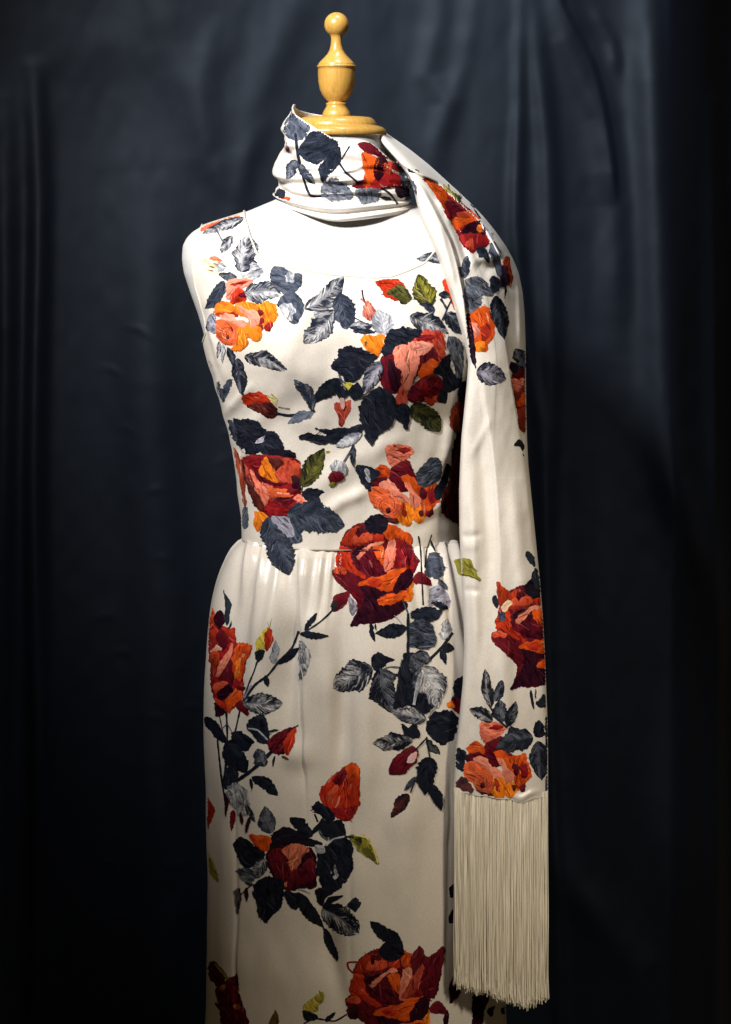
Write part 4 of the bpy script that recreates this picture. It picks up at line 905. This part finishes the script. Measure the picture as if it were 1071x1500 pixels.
pleaf('blk', 'blk2', .42, -5, "450,365 500,335 600,345 540,308 600,318 700,310 785,295 780,350 720,365 640,385 560,390 510,370"); leaf('grey', 'pale', .7, 785, 335, 650, 405, 30); stem('slate', 'grey', 8, "745,395 720,440 690,488"); leaf('navy', 'slate2', .45, 745, 400, 740, 512, 17)
put('printed_bud', P('navy', 'pale', .5, 85, "625,515 650,480 690,488 705,530 680,560 640,552"), P('crimson', 'maroon', .5, 70, "612,572 632,540 690,548 682,575 630,602"), P('olive', 'lime', .4, 0, "612,600 640,595 630,610"))
put('printed_leaf', *L('dkgreen', 'olive', .75, 470, 618, 592, 420, 60), S('dkgreen', 'olive', 10, "470,650 473,620"), P('lime', 'olive', .4, 20, "592,432 622,432 605,448"))
use('z8')
pleaf('blk', 'blk2', .42, 10, "70,95 120,85 200,85 290,110 350,170 380,240 350,330 260,400 170,380 110,300 85,200", 1.3); pleaf('blk', 'slate', .42, 40, "345,200 420,190 480,260 510,350 400,400 330,380 290,330")
pleaf('blk', 'dkmar', .4, 10, "380,360 510,350 610,380 605,430 500,430 400,400"); pleaf('pale', 'lilac', .5, -30, "262,292 310,252 345,232 342,265 290,288"); pleaf('pale', 'cream', .5, 60, "110,330 140,360 165,320 160,400 130,385")
pleaf('navy', 'slate2', .4, 70, "18,95 60,100 100,190 95,270 70,260 40,180"); pleaf('blk', 'blk2', .42, 0, "670,720 720,690 800,695 870,718 820,750 800,800 760,820 680,770", 1.6)
put('printed_rose', P('red', 'crimson', .5, 30, "150,420 250,390 400,400 520,420 620,430 655,470 650,560 640,650 660,740 700,810 600,830 590,900 520,940 400,935 330,900 290,760 250,640 180,520"),
    P('crimson', 'red', .4, 10, "160,420 250,400 330,420 320,500 260,540 190,480"), P('red', 'coral', .5, 60, "400,470 520,430 610,450 600,560 580,640 480,630 420,540"), P('maroon', 'brown', .45, 60, "380,430 470,430 520,470 470,500 430,540 400,490"),
    P('coral', 'redor', .5, 70, "580,500 620,470 655,480 640,560 600,560"), P('maroon', 'dkmar', .4, 70, "590,570 640,600 662,700 600,690 580,650"), P('orange', 'amber', .5, 60, "335,430 360,405 390,480 440,580 460,630 380,610 300,550 310,500"),
    P('coral', 'pink', .4, 65, "220,520 260,570 330,640 420,680 380,770 360,830 330,830 290,730 260,640"), P('maroon', 'crimson', .45, 30, "240,520 330,590 450,640 560,640 480,665 380,650 290,610"),
    P('coral', 'orange', .5, 10, "360,690 450,680 530,700 600,720 560,760 480,770 390,765"), P('crimson', 'maroon', .4, 0, "530,710 600,690 660,720 650,732 580,732"), P('coral', 'pink', .5, 30, "590,780 650,740 700,790 730,810 660,830 610,810"),
    P('crimson', 'red', .5, 20, "370,840 430,780 520,770 620,800 590,900 530,940 420,935 370,890"), P('maroon', 'crimson', .4, 0, "420,780 520,765 600,785 560,830 480,810"),
    P('maroon', 'brown', .45, 60, "150,430 190,560 230,650 290,740 345,860 340,900 260,840 210,720 170,600 140,480"), P('coral', 'crimson', .5, 60, "165,470 200,540 245,640 250,665 200,590"),
    P('coral', 'brown', .5, 80, "80,320 110,380 140,480 170,620 182,850 160,820 130,620 90,430"))
put('printed_rosebud', P('amber', 'orange', .55, 70, "265,885 330,895 372,930 360,1000 290,1060 265,990", 1.6))
leaf('slate', 'slate2', .45, 545, 885, 1040, 992, 145, -.02, .16); leaf('slate', 'slate2', .42, 400, 925, 560, 1440, 140, .02, .16); pleaf('slate', 'slate2', .4, 60, "540,930 620,1010 665,1090 660,1150 560,1160 520,1050")
pleaf('lilac', 'slate', .42, 50, "400,935 550,935 590,1010 600,1090 550,1115 480,1040")
pleaf('slate', 'slate2', .45, 100, "160,870 190,850 195,1000 160,1040 120,1100 100,1135 130,1030")
use('b7', dx=-137, dy=-404, sc=1.04, cx=724, cy=1110); put('printed_rose', *rose_orange())
use('a6')
put('printed_leaf', P('navy', 'slate', .4, 45, "180,155 230,150 310,190 270,230 255,285 215,240"), P('grey', 'pale', .4, 60, "225,165 250,175 255,240 240,215")); pleaf('blk', 'slate2', .42, -20, "500,190 560,120 610,110 635,160 620,220 560,260 510,250")
pleaf('blk', 'navy', .4, 100, "655,140 680,160 660,230 620,330 600,320 595,270 630,220"); pleaf('maroon', 'brown', .45, 95, "628,345 660,250 690,140 722,0 760,0 760,470 720,455 665,430 635,400", 1.8)
# ================================================================== skirt
use('z4', parent=skirt)
put('printed_rose', *rose_full())
put('printed_bud', P('crimson', 'maroon', .45, -30, "35,860 70,790 190,750 170,850 80,920 40,920"), P('blk', 'dkgreen', .4, 60, "35,862 65,830 80,890 60,922 40,920")); pleaf('maroon', 'lilac', .4, 75, "190,790 240,850 250,920 215,960 190,890")
pleaf('slate2', 'slate', .5, 20, "870,460 930,420 1000,470 1020,590 960,640 890,620 850,580", 1.4); pleaf('slate', 'slate2', .5, 20, "890,560 960,510 1010,560 1000,610 930,640"); pleaf('slate2', 'slate', .5, 40, "960,640 1030,680 1042,735 970,695")
pleaf('lilac', 'slate', .45, -30, "890,740 960,700 1050,790 1060,890 960,850 880,880"); pleaf('blk', 'slate', .4, 10, "900,850 960,840 1065,900 1000,905")
pleaf('blk', 'slate', .42, 5, "715,975 760,910 850,890 1000,910 960,980 880,1025 760,1000", 1.5)
stem('navy', 'maroon', 12, "790,268 810,400 820,600 832,870"); stem('navy', 'slate', 11, "905,255 860,400 845,540"); leaf('navy', 'slate', .4, 895, 300, 945, 412, 16); stem('slate', 'slate2', 14, "660,850 700,950 706,1110"); stem('slate2', 'pale', 9, "580,960 620,1000 650,1040")
use('b4')
pleaf('blk', 'slate2', .42, 10, "455,140 465,50 520,28 580,60 600,160 540,175 470,165", 1.3); leaf('blk', 'slate', .4, 452, 70, 285, 105, 36); leaf('blk', 'navy', .35, 262, 42, 280, 148, 14); leaf('navy', 'slate', .35, 285, 45, 290, 90, 7)
stem('blk', 'navy', 13, "455,-5 455,150 450,260 436,350"); leaf('grey', 'pale', .7, 638, 135, 668, 25, 33); stem('navy', 'dkgreen', 16, "690,95 635,170 560,245"); leaf('navy', 'dkgreen', .4, 630, 175, 700, 178, 24); leaf('navy', 'slate', .35, 632, 185, 655, 262, 18)
leaf('navy', 'pale', .5, 268, 275, 66, 385, 80, .03); pleaf('blk', 'blk2', .4, 30, "265,230 300,198 350,225 392,240 350,250 310,295 275,285"); leaf('blk', 'grey', .5, 300, 285, 362, 515, 76); stem('slate', 'grey', 10, "310,295 360,275 430,280")
pleaf('blk', 'blk2', .38, 80, "400,390 410,290 440,210 470,200 540,195 570,240 520,290 590,400 600,460 540,520 480,480 420,480 380,500", 1.4); pleaf('navy', 'grey', .4, 30, "470,220 540,195 575,235 520,270 470,300")
leaf('slate', 'pale', .68, 528, 270, 615, 485, 76, -.05); stem('grey', 'pale', 16, "512,330 498,400 485,472"); leaf('slate', 'pale', .62, 548, 550, 372, 508, 46)
pleaf('blk', 'blk2', .35, 10, "550,590 575,535 620,505 690,512 720,560 690,650 630,685 580,640", 1.2); stem('slate', 'pale', 9, "560,540 600,480 610,440")
pleaf('blk', 'navy', .4, 40, "420,570 450,590 490,575 515,640 470,645 440,620"); leaf('blk', 'pale', .45, 480, 655, 270, 668, 48)
put('printed_bud', P('crimson', 'maroon', .45, -40, "358,832 370,770 420,715 480,690 512,720 490,780 430,832"), P('pale', 'coral', .4, -40, "440,772 475,730 502,718 482,770")); stem('blk', 'slate', 8, "555,640 510,690 480,720"); leaf('dkgreen', 'slate2', .5, 552, 650, 622, 738, 22)
stem('blk', 'navy', 7, "552,645 560,700 570,755"); leaf('blk', 'blk2', .4, 572, 745, 540, 942, 60); leaf('blk', 'navy', .4, 568, 888, 632, 1022, 32); stem('navy', 'slate', 7, "530,800 500,850 468,930"); leaf('slate', 'grey', .4, 500, 848, 432, 922, 17); leaf('blk', 'brown', .5, 462, 940, 368, 1068, 32)
put('printed_rose', P('crimson', 'maroon', .4, 80, "690,430 750,410 750,540 700,500 680,470")); put('printed_rosebud', P('orange', 'amber', .4, 0, "662,465 690,455 695,490 670,490")); pleaf('blk', 'navy', .4, 0, "698,352 750,325 750,430 700,432")
use('b6'); pleaf('lime', 'olive', .45, 40, "128,200 180,198 200,310 160,312 150,260")
use('z3')
put('printed_rose', P('red', 'crimson', .45, 80, "90,340 120,195 160,260 190,380 260,390 300,430 350,400 380,540 400,550 530,570 520,650 470,740 440,900 450,980 430,1100 380,1140 310,1230 250,1200 170,1130 140,1000 110,650 90,480"),
    P('redor', 'orange', .4, 90, "92,330 120,195 165,255 170,340 130,390 95,380"), P('redor', 'crimson', .45, 60, "100,470 170,400 200,440 210,520 130,560"), P('crimson', 'maroon', .45, 80, "180,480 250,420 300,500 280,600 220,600"),
    P('redor', 'red', .5, 60, "230,390 280,400 350,410 362,500 300,480 260,430"), P('pink', 'cream', .4, 0, "128,632 180,570 232,610 160,642"), P('brown', 'redor', .5, 80, "120,650 210,640 200,760 150,820"),
    P('crimson', 'maroon', .5, 100, "290,700 340,640 370,800 330,960 240,920 200,880"), P('coral', 'pink', .55, 118, "178,882 220,750 290,640 342,555 330,680 270,780 220,850"),
    P('redor', 'orange', .45, 110, "350,640 400,555 530,570 500,680 460,750 440,900 390,930 350,850", 1.3), P('orange', 'amber', .4, 100, "380,740 420,700 410,820 370,900"),
    P('coral', 'redor', .5, 20, "150,960 220,930 302,940 220,1000 180,1050"), P('redor', 'orange', .45, 120, "270,1100 340,1020 400,1000 440,1090 350,1150 310,1230 280,1180"), P('redor', 'red', .5, 30, "160,1080 200,1110 280,1150 270,1220 190,1160"),
    P('dkmar', 'maroon', .4, 30, "190,1060 240,990 320,960 340,1020 280,1080 220,1100"), P('dkmar', 'maroon', .4, 60, "165,1130 230,1180 270,1215 240,1260 175,1260"), P('maroon', 'crimson', .4, 0, "380,985 460,975 470,1002 400,1012"),
    P('crimson', 'maroon', .4, 50, "370,1150 430,1110 490,1180 500,1268 440,1230 400,1200"), P('dkmar', 'maroon', .4, 60, "160,290 230,230 270,330 210,410 170,360"))
leaf('slate', 'dkgreen', .4, 290, 380, 262, 55, 34, .03); leaf('navy', 'slate', .3, 300, 425, 338, 320, 12); stem('navy', 'slate', 9, "258,70 255,30")
put('printed_bud', P('lime', 'yellow', .5, 80, "570,560 610,470 680,400 690,470 660,600 580,625"), P('redor', 'crimson', .45, 80, "670,440 700,400 738,510 710,590 660,622 655,540"), S('lime', 'olive', 9, "682,412 690,375 682,335", 3), S('lime', 'olive', 9, "702,405 712,350 722,305", 3), P('blk', 'dkgreen', .4, 80, "568,630 650,620 640,690 590,738 565,700"))
stem('slate', 'navy', 17, "582,730 550,830 500,950 450,1100"); stem('navy', 'slate', 24, "990,430 920,600 800,720 690,860 560,960 445,1120"); leaf('blk', 'navy', .35, 785, 760, 1000, 600, 46); leaf('grey', 'pale', .5, 742, 755, 768, 520, 44); leaf('navy', 'slate', .35, 660, 860, 685, 980, 34)
leaf('navy', 'pale', .5, 445, 1130, 830, 1135, 118, .02); stem('lilac', 'slate', 16, "530,960 480,1040 455,1090")
use('b1'); leaf('navy', 'slate', .38, 565, 598, 718, 615, 24); leaf('navy', 'slate', .35, 592, 586, 660, 488, 15); stem('navy', 'slate', 9, "735,482 680,535 600,590"); pleaf('navy', 'pale', .45, 75, "566,638 600,660 628,720 600,800 572,850 565,760")
use('b2')
leaf('blk', 'navy', .35, 78, 245, 190, 392, 28); put('printed_leaf', P('blk', 'slate', .42, 30, "290,300 330,250 370,240 400,280 405,320 412,392 360,380 310,330", 1.5), S('grey', 'pale', 8, "300,310 350,320 400,370")); leaf('slate', 'navy', .4, 400, 325, 462, 320, 9); pleaf('blk', 'navy', .35, 20, "210,340 270,330 330,380 280,430 220,390")
stem('blk', 'navy', 11, "185,220 190,340 185,480 170,600"); stem('navy', 'slate', 9, "256,218 230,335"); stem('navy', 'slate', 6, "150,248 168,335"); stem('slate', 'grey', 5, "165,310 190,290 215,330"); leaf('blk', 'slate', .38, 190, 375, 288, 545, 58)
put('printed_bud', P('maroon', 'crimson', .45, -40, "410,370 460,330 540,305 510,360 490,440 430,440 405,410"), P('redor', 'red', .5, 100, "490,370 545,310 540,380 505,450 485,420"), S('navy', 'maroon', 5, "540,308 562,292")); stem('blk', 'navy', 19, "425,428 330,520 245,582"); leaf('slate', 'grey', .6, 385, 510, 345, 418, 40); leaf('blk', 'slate', .35, 318, 560, 456, 662, 34, -.08); leaf('blk', 'navy', .3, 312, 570, 316, 638, 11)
leaf('navy', 'slate', .3, 440, 450, 428, 518, 8); leaf('brown', 'olive', .4, 470, 455, 515, 478, 9)
pleaf('blk', 'slate', .38, 70, "172,570 200,505 245,540 240,610 180,625"); put('printed_leaf', P('blk', 'pale', .45, 78, "188,640 230,590 292,640 302,740 260,765 220,722", 1.6), S('pale', 'grey', 9, "215,620 235,690"))
leaf('crimson', 'maroon', .4, 222, 735, 214, 853, 17); leaf('maroon', 'brown', .4, 262, 745, 266, 818, 11); leaf('navy', 'pale', .4, 290, 700, 332, 802, 17); leaf('maroon', 'navy', .4, 310, 770, 286, 862, 12); leaf('maroon', 'navy', .4, 180, 640, 186, 778, 12); stem('blk', 'navy', 9, "140,370 160,560 182,705")
put('printed_rose', P('red', 'redor', .45, 90, "70,660 100,700 125,740 92,820 76,860"))
use('b3'); put('printed_leaf', P('olive', 'lime', .5, 70, "76,170 105,210 125,260 142,325 110,300 78,250"), S('yellow', 'lime', 7, "84,180 110,212 128,265"))
use('z6')
put('printed_bud', P('red', 'redor', .5, 105, "640,290 700,200 830,100 890,85 920,180 915,350 860,470 780,460 740,420 680,390", 1.2), P('redor', 'orange', .4, 100, "822,112 880,85 918,130 905,210 850,185"), P('crimson', 'maroon', .4, 110, "735,205 800,130 832,140 780,245"), P('crimson', 'red', .5, 20, "685,385 780,395 890,380 850,470 760,460"), P('coral', 'redor', .5, 110, "690,310 760,230 770,260 710,350"))
pleaf('blk', 'navy', .35, 30, "595,390 630,340 680,380 742,430 742,470 680,470 650,430 610,410"); stem('blk', 'navy', 30, "670,465 640,510 595,560"); stem('blk', 'navy', 15, "610,430 632,485"); leaf('slate', 'grey', .6, 312, 565, 264, 380, 66)
pleaf('blk', 'dkmar', .35, 10, "300,620 340,550 420,520 500,550 560,600 650,620 660,650 560,650 420,640 340,680 290,680"); leaf('blk', 'slate', .42, 590, 590, 445, 450, 50); put('printed_rosebud', P('orange', 'redor', .5, 60, "165,570 230,575 310,590 290,680 240,680 200,640"))
pleaf('blk', 'blk2', .33, 30, "60,640 90,590 150,600 200,650 270,690 260,740 190,790 130,790 90,720")
put('printed_rose', P('dkmar', 'maroon', .5, 70, "290,690 380,640 500,640 600,680 620,800 620,930 500,940 420,950 330,850 290,770"), P('maroon', 'crimson', .5, 70, "300,700 380,660 430,760 460,870 420,930 340,850"), P('crimson', 'maroon', .5, 60, "520,790 600,720 615,860 560,900 480,910 470,850"), *rosette(560, 870, 55, 'dkmar', 'maroon', 'crimson'),
    P('coral', 'pinkd', .5, 100, "385,680 450,635 520,640 578,680 530,700 510,760 470,840 450,830 430,730"), P('pinkd', 'coral', .4, 0, "398,905 420,888 422,920 402,927"), P('crimson', 'maroon', .5, 90, "440,840 480,800 500,850 450,940 420,950"))
pleaf('blk', 'blk2', .3, 60, "640,500 700,470 790,480 825,540 820,590 860,640 872,760 860,830 790,930 680,990 650,900 620,800 640,690 720,610 650,560", 1.2); pleaf('grey', 'pale', .4, 70, "708,808 740,858 752,765 768,850 745,878"); stem('grey', 'pale', 12, "690,645 740,600 832,580"); pleaf('grey', 'pale', .4, 30, "610,655 650,640 682,692 640,690"); stem('slate', 'grey', 12, "640,540 660,580 700,610")
leaf('slate', 'pale', .6, 280, 735, 190, 865, 48); pleaf('blk', 'grey', .4, 30, "80,820 130,800 200,830 180,910 120,880", 1.6); pleaf('blk', 'blk2', .33, 80, "190,920 280,860 390,880 400,1000 380,1080 300,1140 280,1178 240,1130 210,1030", 1.3); pleaf('blk', 'navy', .35, 60, "400,960 500,970 502,1050 482,1082 430,1040"); pleaf('blk', 'dkmar', .35, 80, "615,950 660,940 690,980 668,1055 630,1030")
stem('navy', 'slate', 10, "190,905 150,940 105,985"); leaf('maroon', 'navy', .35, 150, 928, 150, 1030, 16); put('printed_bud', P('maroon', 'grey', .4, 85, "65,950 100,938 112,1010 85,1112 72,1040"))
leaf('blk', 'dkgreen', .4, 498, 955, 668, 1200, 46); stem('blk', 'navy', 13, "650,1150 685,1245"); leaf('blk', 'slate', .4, 680, 1205, 768, 1435, 38); leaf('blk', 'pale', .45, 660, 1075, 915, 1245, 92, -.03); leaf('blk', 'navy', .35, 660, 1065, 805, 978, 26); pleaf('blk', 'slate', .42, 30, "830,1050 890,1000 922,1050 890,1092 850,1075"); stem('grey', 'pale', 10, "500,945 540,955 580,975")
put('printed_leaf', P('olive', 'lime', .5, 50, "835,580 900,575 970,590 1010,660 1048,775 1000,740 920,690 880,630"), S('yellow', 'cream', 11, "880,572 960,588 1010,660 1042,765"), P('dkgreen', 'olive', .4, 40, "880,590 930,600 910,650"), P('olive', 'dkgreen', .4, 55, "930,660 980,670 1030,750 960,710")); stem('slate', 'navy', 14, "815,582 880,590")
use('z4', dx=22, dy=628, sc=1.04, cx=555, cy=840); put('printed_rose', *rose_full())
use('b5'); leaf('blk', 'blk2', .35, 335, 575, 192, 456, 36); put('printed_rose', P('crimson', 'maroon', .5, 100, "370,640 410,570 450,620 522,568 510,680 480,800 430,780"), P('coral', 'crimson', .5, 110, "330,800 400,680 430,650 425,700 380,780")); stem('red', 'crimson', 9, "155,640 92,642 95,670 120,692")
put('printed_rose', P('maroon', 'dkmar', .5, 95, "545,740 585,690 590,780 525,860 505,918 550,930")); pleaf('blk', 'navy', .4, 90, "546,312 568,288 570,340 550,352"); pleaf('blk', 'navy', .4, 90, "543,432 568,400 570,450 550,472")
put('printed_bud', P('maroon', 'dkmar', .4, 0, "85,850 130,838 136,885 98,892")); put('printed_rose', P('dkmar', 'maroon', .4, 90, "650,800 680,765 722,772 702,860 690,930 652,930")); pleaf('blk', 'navy', .4, 60, "718,852 748,838 736,885 722,880"); pleaf('blk', 'navy', .4, 60, "775,850 805,835 790,880")
use('b3'); stem('navy', 'slate', 9, "815,1020 750,1055 650,1042 590,1068"); leaf('blk', 'navy', .35, 700, 1055, 758, 1005, 14); put('printed_bud', P('olive', 'yellow', .5, 60, "585,980 640,935 692,908 670,990 620,1025 590,1030", 1.6), P('blk', 'dkgreen', .4, 30, "588,1000 650,1018 662,1040 600,1052")); put('printed_bud', P('olive', 'brown', .5, 80, "440,998 458,1040 450,1085 405,1080"))
put('printed_rose', P('maroon', 'crimson', .42, 75, "130,890 180,850 240,815 250,900 270,970 300,1080 170,1080 150,1000 118,958 150,965"), P('pinkd', 'crimson', .4, 0, "145,872 182,864 172,892 150,897"), P('pinkd', 'crimson', .4, 0, "222,972 250,968 256,990 232,990")); put('printed_bud', P('brown', 'maroon', .5, 60, "88,760 120,748 172,800 172,850 130,872 88,810")); leaf('olive', 'yellow', .5, 202, 845, 118, 742, 11)
# ================================================================== scarf
use('z4', SCARF, drape, dx=233.5, dy=93); put('printed_rose', *rose_full())
use('b6'); put('printed_rose', P('redor', 'brown', .45, 80, "440,345 480,395 522,430 522,490 460,542 445,450"), P('cream', 'pink', .4, -40, "472,545 520,500 550,520 500,582")); leaf('navy', 'slate', .3, 690, 1148, 706, 1302, 18); leaf('slate', 'grey', .3, 720, 1140, 726, 1228, 9); pleaf('navy', 'slate', .4, 20, "728,1250 790,1190 805,1280 765,1285"); leaf('slate', 'navy', .4, 655, 135, 722, 255, 28); pleaf('slate', 'navy', .4, 80, "690,330 722,255 745,330 745,420"); pleaf('blk', 'slate', .4, 60, "405,490 430,460 450,520 440,550"); pleaf('slate', 'slate2', .4, 70, "450,580 490,590 495,640 460,640")
put('printed_leaf', P('lime', 'olive', .42, 45, "150,200 240,195 265,250 318,358 250,322 150,312"), S('dkgreen', 'olive', 6, "170,308 240,318 312,352"), S('olive', 'dkgreen', 7, "200,210 240,260 270,315"))
use('b7'); put('printed_rose', *rose_orange())
leaf('navy', 'slate2', .5, 705, 500, 435, 575, 105, .06); leaf('blk', 'slate', .4, 742, 505, 745, 372, 44); leaf('navy', 'slate2', .5, 742, 525, 768, 815, 76); put('printed_leaf', P('blk', 'slate', .4, 70, "118,600 160,580 212,610 200,700 190,752 140,700"), S('grey', 'lilac', 8, "135,660 165,690")); pleaf('slate', 'brown', .5, 30, "145,830 180,780 240,840 262,902 180,888 145,865", 1.5)
leaf('navy', 'pale', .42, 388, 285, 350, 2, 46); leaf('navy', 'grey', .5, 420, 235, 482, 82, 40); leaf('navy', 'grey', .45, 482, 392, 452, 228, 52); leaf('navy', 'pale', .42, 408, 385, 238, 293, 48, .04); leaf('navy', 'grey', .5, 520, 425, 578, 235, 38); stem('navy', 'slate', 14, "380,260 410,310 450,370 515,430")
pleaf('slate', 'navy', .5, 85, "800,350 822,400 822,640 800,720 795,560"); pleaf('slate', 'slate2', .5, 85, "800,800 820,780 815,900 800,900")
use('z2')
put('printed_rose', P('crimson', 'brown', .5, 80, "690,560 750,500 835,485 835,660 830,830 820,1070 760,1062 735,880 715,800 700,690"), P('coral', 'pink', .45, 20, "690,595 790,578 802,640 760,700 702,692"), P('maroon', 'crimson', .45, -20, "690,565 750,500 828,490 832,560 760,592"), P('redor', 'orange', .45, 60, "740,745 790,725 828,810 770,850 730,842"), P('brown', 'crimson', .45, 110, "715,800 760,690 800,650 780,720 735,800"), P('red', 'brown', .5, 70, "740,900 800,850 815,960 770,1040"))
pleaf('blk', 'dkmar', .35, 60, "675,440 740,465 742,500 700,542 678,520"); leaf('blk', 'grey', .5, 800, 500, 722, 312, 62); pleaf('blk', 'dkgreen', .4, 60, "708,1202 750,1150 790,1200 800,1310 772,1215"); leaf('navy', 'lilac', .55, 362, 520, 632, 592, 100, -.04)
use('a4')
put('printed_rose', P('orange', 'redor', .5, 60, "735,290 790,250 830,243 872,330 872,400 842,440 826,482 790,487 762,470 748,380", 1.7), P('pink', 'coral', .4, 50, "742,338 790,338 792,380 765,412"), P('redor', 'crimson', .5, 50, "800,360 850,340 850,400 810,430"), P('amber', 'orange', .5, 30, "770,440 820,430 820,475 785,482"))
pleaf('dkmar', 'navy', .4, 80, "722,300 742,290 772,470 772,570 748,500"); leaf('navy', 'slate2', .45, 870, 190, 926, 418, 50); pleaf('blk', 'dkgreen', .4, 0, "925,310 948,325 928,350")
use('z7')
pleaf('navy', 'grey', .48, 35, "590,1130 640,1095 700,1100 760,1180 795,1222 705,1232 702,1290 640,1342 600,1342 585,1220", 1.3); leaf('slate', 'grey', .55, 585, 1112, 615, 945, 42); pleaf('slate', 'slate2', .4, 60, "545,1032 575,1040 575,1110 555,1095"); pleaf('blk', 'slate', .38, 60, "765,1130 800,1093 832,1120 832,1190 790,1212"); stem('navy', 'slate', 18, "780,1205 830,1172 882,1130")
put('printed_bud', P('brown', 'redor', .5, 80, "858,1000 890,948 916,1030 922,1130 902,1162 880,1080"), P('dkmar', 'navy', .4, 70, "838,1050 880,1010 902,1130 850,1172")); leaf('blk', 'navy', .3, 882, 1158, 874, 1255, 11); leaf('brown', 'cream', .4, 912, 1120, 915, 1180, 8)
pleaf('slate', 'slate2', .45, 50, "768,870 800,858 855,962 780,965", 1.4); pleaf('slate2', 'slate', .5, 40, "785,970 830,960 847,1080 820,1088 800,1030"); pleaf('grey', 'lilac', .5, 40, "690,705 740,740 792,800 770,832 740,780"); stem('navy', 'slate', 11, "640,575 662,625 700,682"); leaf('slate', 'navy', .4, 625, 560, 665, 610, 14)
put('printed_rose', P('red', 'crimson', .48, 50, "288,400 340,410 420,460 500,530 600,600 680,690 762,840 720,890 640,920 580,880 520,760 450,640 400,540 330,440"), P('orange', 'redor', .48, 45, "315,415 400,445 465,520 445,605 400,540"), P('crimson', 'maroon', .5, 20, "450,560 540,570 645,640 560,660 510,700 480,640"), P('orange', 'redor', .48, -15, "488,700 560,670 660,655 685,690 600,720 530,765"), P('redor', 'coral', .5, -10, "530,650 620,630 660,660 570,680"),
    P('dkmar', 'maroon', .45, 60, "555,795 620,720 690,700 745,790 700,800 620,802"), P('red', 'crimson', .5, 100, "560,800 680,790 762,840 700,890 640,920 590,880"), P('coral', 'red', .5, 100, "590,860 640,830 650,905 610,890"), P('orange', 'amber', .4, 0, "678,740 702,728 708,772 685,772"))
leaf('navy', 'slate2', .4, 700, 880, 762, 1005, 26); pleaf('navy', 'slate', .4, 60, "668,900 722,888 722,952 690,955"); put('printed_bud', P('olive', 'yellow', .5, 50, "443,395 500,430 552,490 542,540 500,520 440,470"), P('dkgreen', 'olive', .4, 60, "518,510 552,498 558,562 530,562")); pleaf('navy', 'slate', .4, 20, "185,328 230,330 262,352 210,352")
use('a1', parent=w1)
pleaf('slate', 'slate2', .5, 60, "128,680 150,620 190,608 262,660 240,720 190,732 150,720", 1.4); pleaf('slate', 'slate2', .4, 80, "158,592 190,538 206,560 200,602 165,632"); stem('navy', 'slate', 14, "190,700 200,800 230,930 265,1020 335,1026"); leaf('slate', 'grey', .5, 198, 838, 138, 935, 30); leaf('slate', 'grey', .55, 215, 858, 288, 968, 30, .05)
pleaf('navy', 'slate', .42, -20, "200,790 260,700 320,683 392,720 412,770 360,830 280,857 220,820", 1.4); pleaf('blk', 'slate', .42, 110, "310,880 370,800 420,768 427,830 380,900 330,952 320,920"); pleaf('slate', 'grey', .52, 20, "318,1000 370,928 432,950 492,1000 480,1042 400,1052 340,1032", 1.5); pleaf('slate', 'grey', .52, 85, "510,990 570,980 632,1000 622,1050 540,1064 515,1030", 1.5)
stem('navy', 'slate', 12, "410,840 450,900 512,952"); stem('navy', 'slate', 8, "472,765 430,832")
put('printed_rose', P('crimson', 'maroon', .45, 20, "512,750 580,748 660,780 702,832 640,822 550,792"), P('red', 'crimson', .45, 40, "560,980 620,920 640,860 712,850 748,972 690,982"), P('orange', 'redor', .45, 85, "533,812 550,795 612,830 612,900 572,978 545,976 545,880", 1.4), P('maroon', 'dkmar', .4, 90, "610,830 662,840 652,900 620,952 600,920"), P('coral', 'redor', .4, 90, "655,850 692,850 680,902 655,902"), P('crimson', 'maroon', .4, 0, "472,982 550,933 556,982"))
pleaf('slate', 'slate2', .5, 55, "690,840 730,870 780,920 822,980 816,1042 770,1042 745,960 720,880", 1.4); pleaf('dkmar', 'navy', .4, 0, "708,990 760,968 792,1020 730,1027"); stem('navy', 'slate', 10, "640,985 690,1020 722,1068"); leaf('slate', 'navy', .4, 692, 1042, 628, 1030, 14)
pleaf('redor', 'coral', .4, 0, "112,1035 156,1028 156,1053 120,1050"); pleaf('slate', 'navy', .45, 60, "82,1010 105,985 138,1000 125,1040 90,1042"); put('printed_bud', P('blk', 'dkgreen', .4, 20, "205,560 260,563 335,590 300,622 240,622"), P('yellow', 'olive', .4, 20, "248,592 275,565 292,590 265,607")); pleaf('crimson', 'lilac', .45, 70, "128,720 150,760 168,800 140,790")
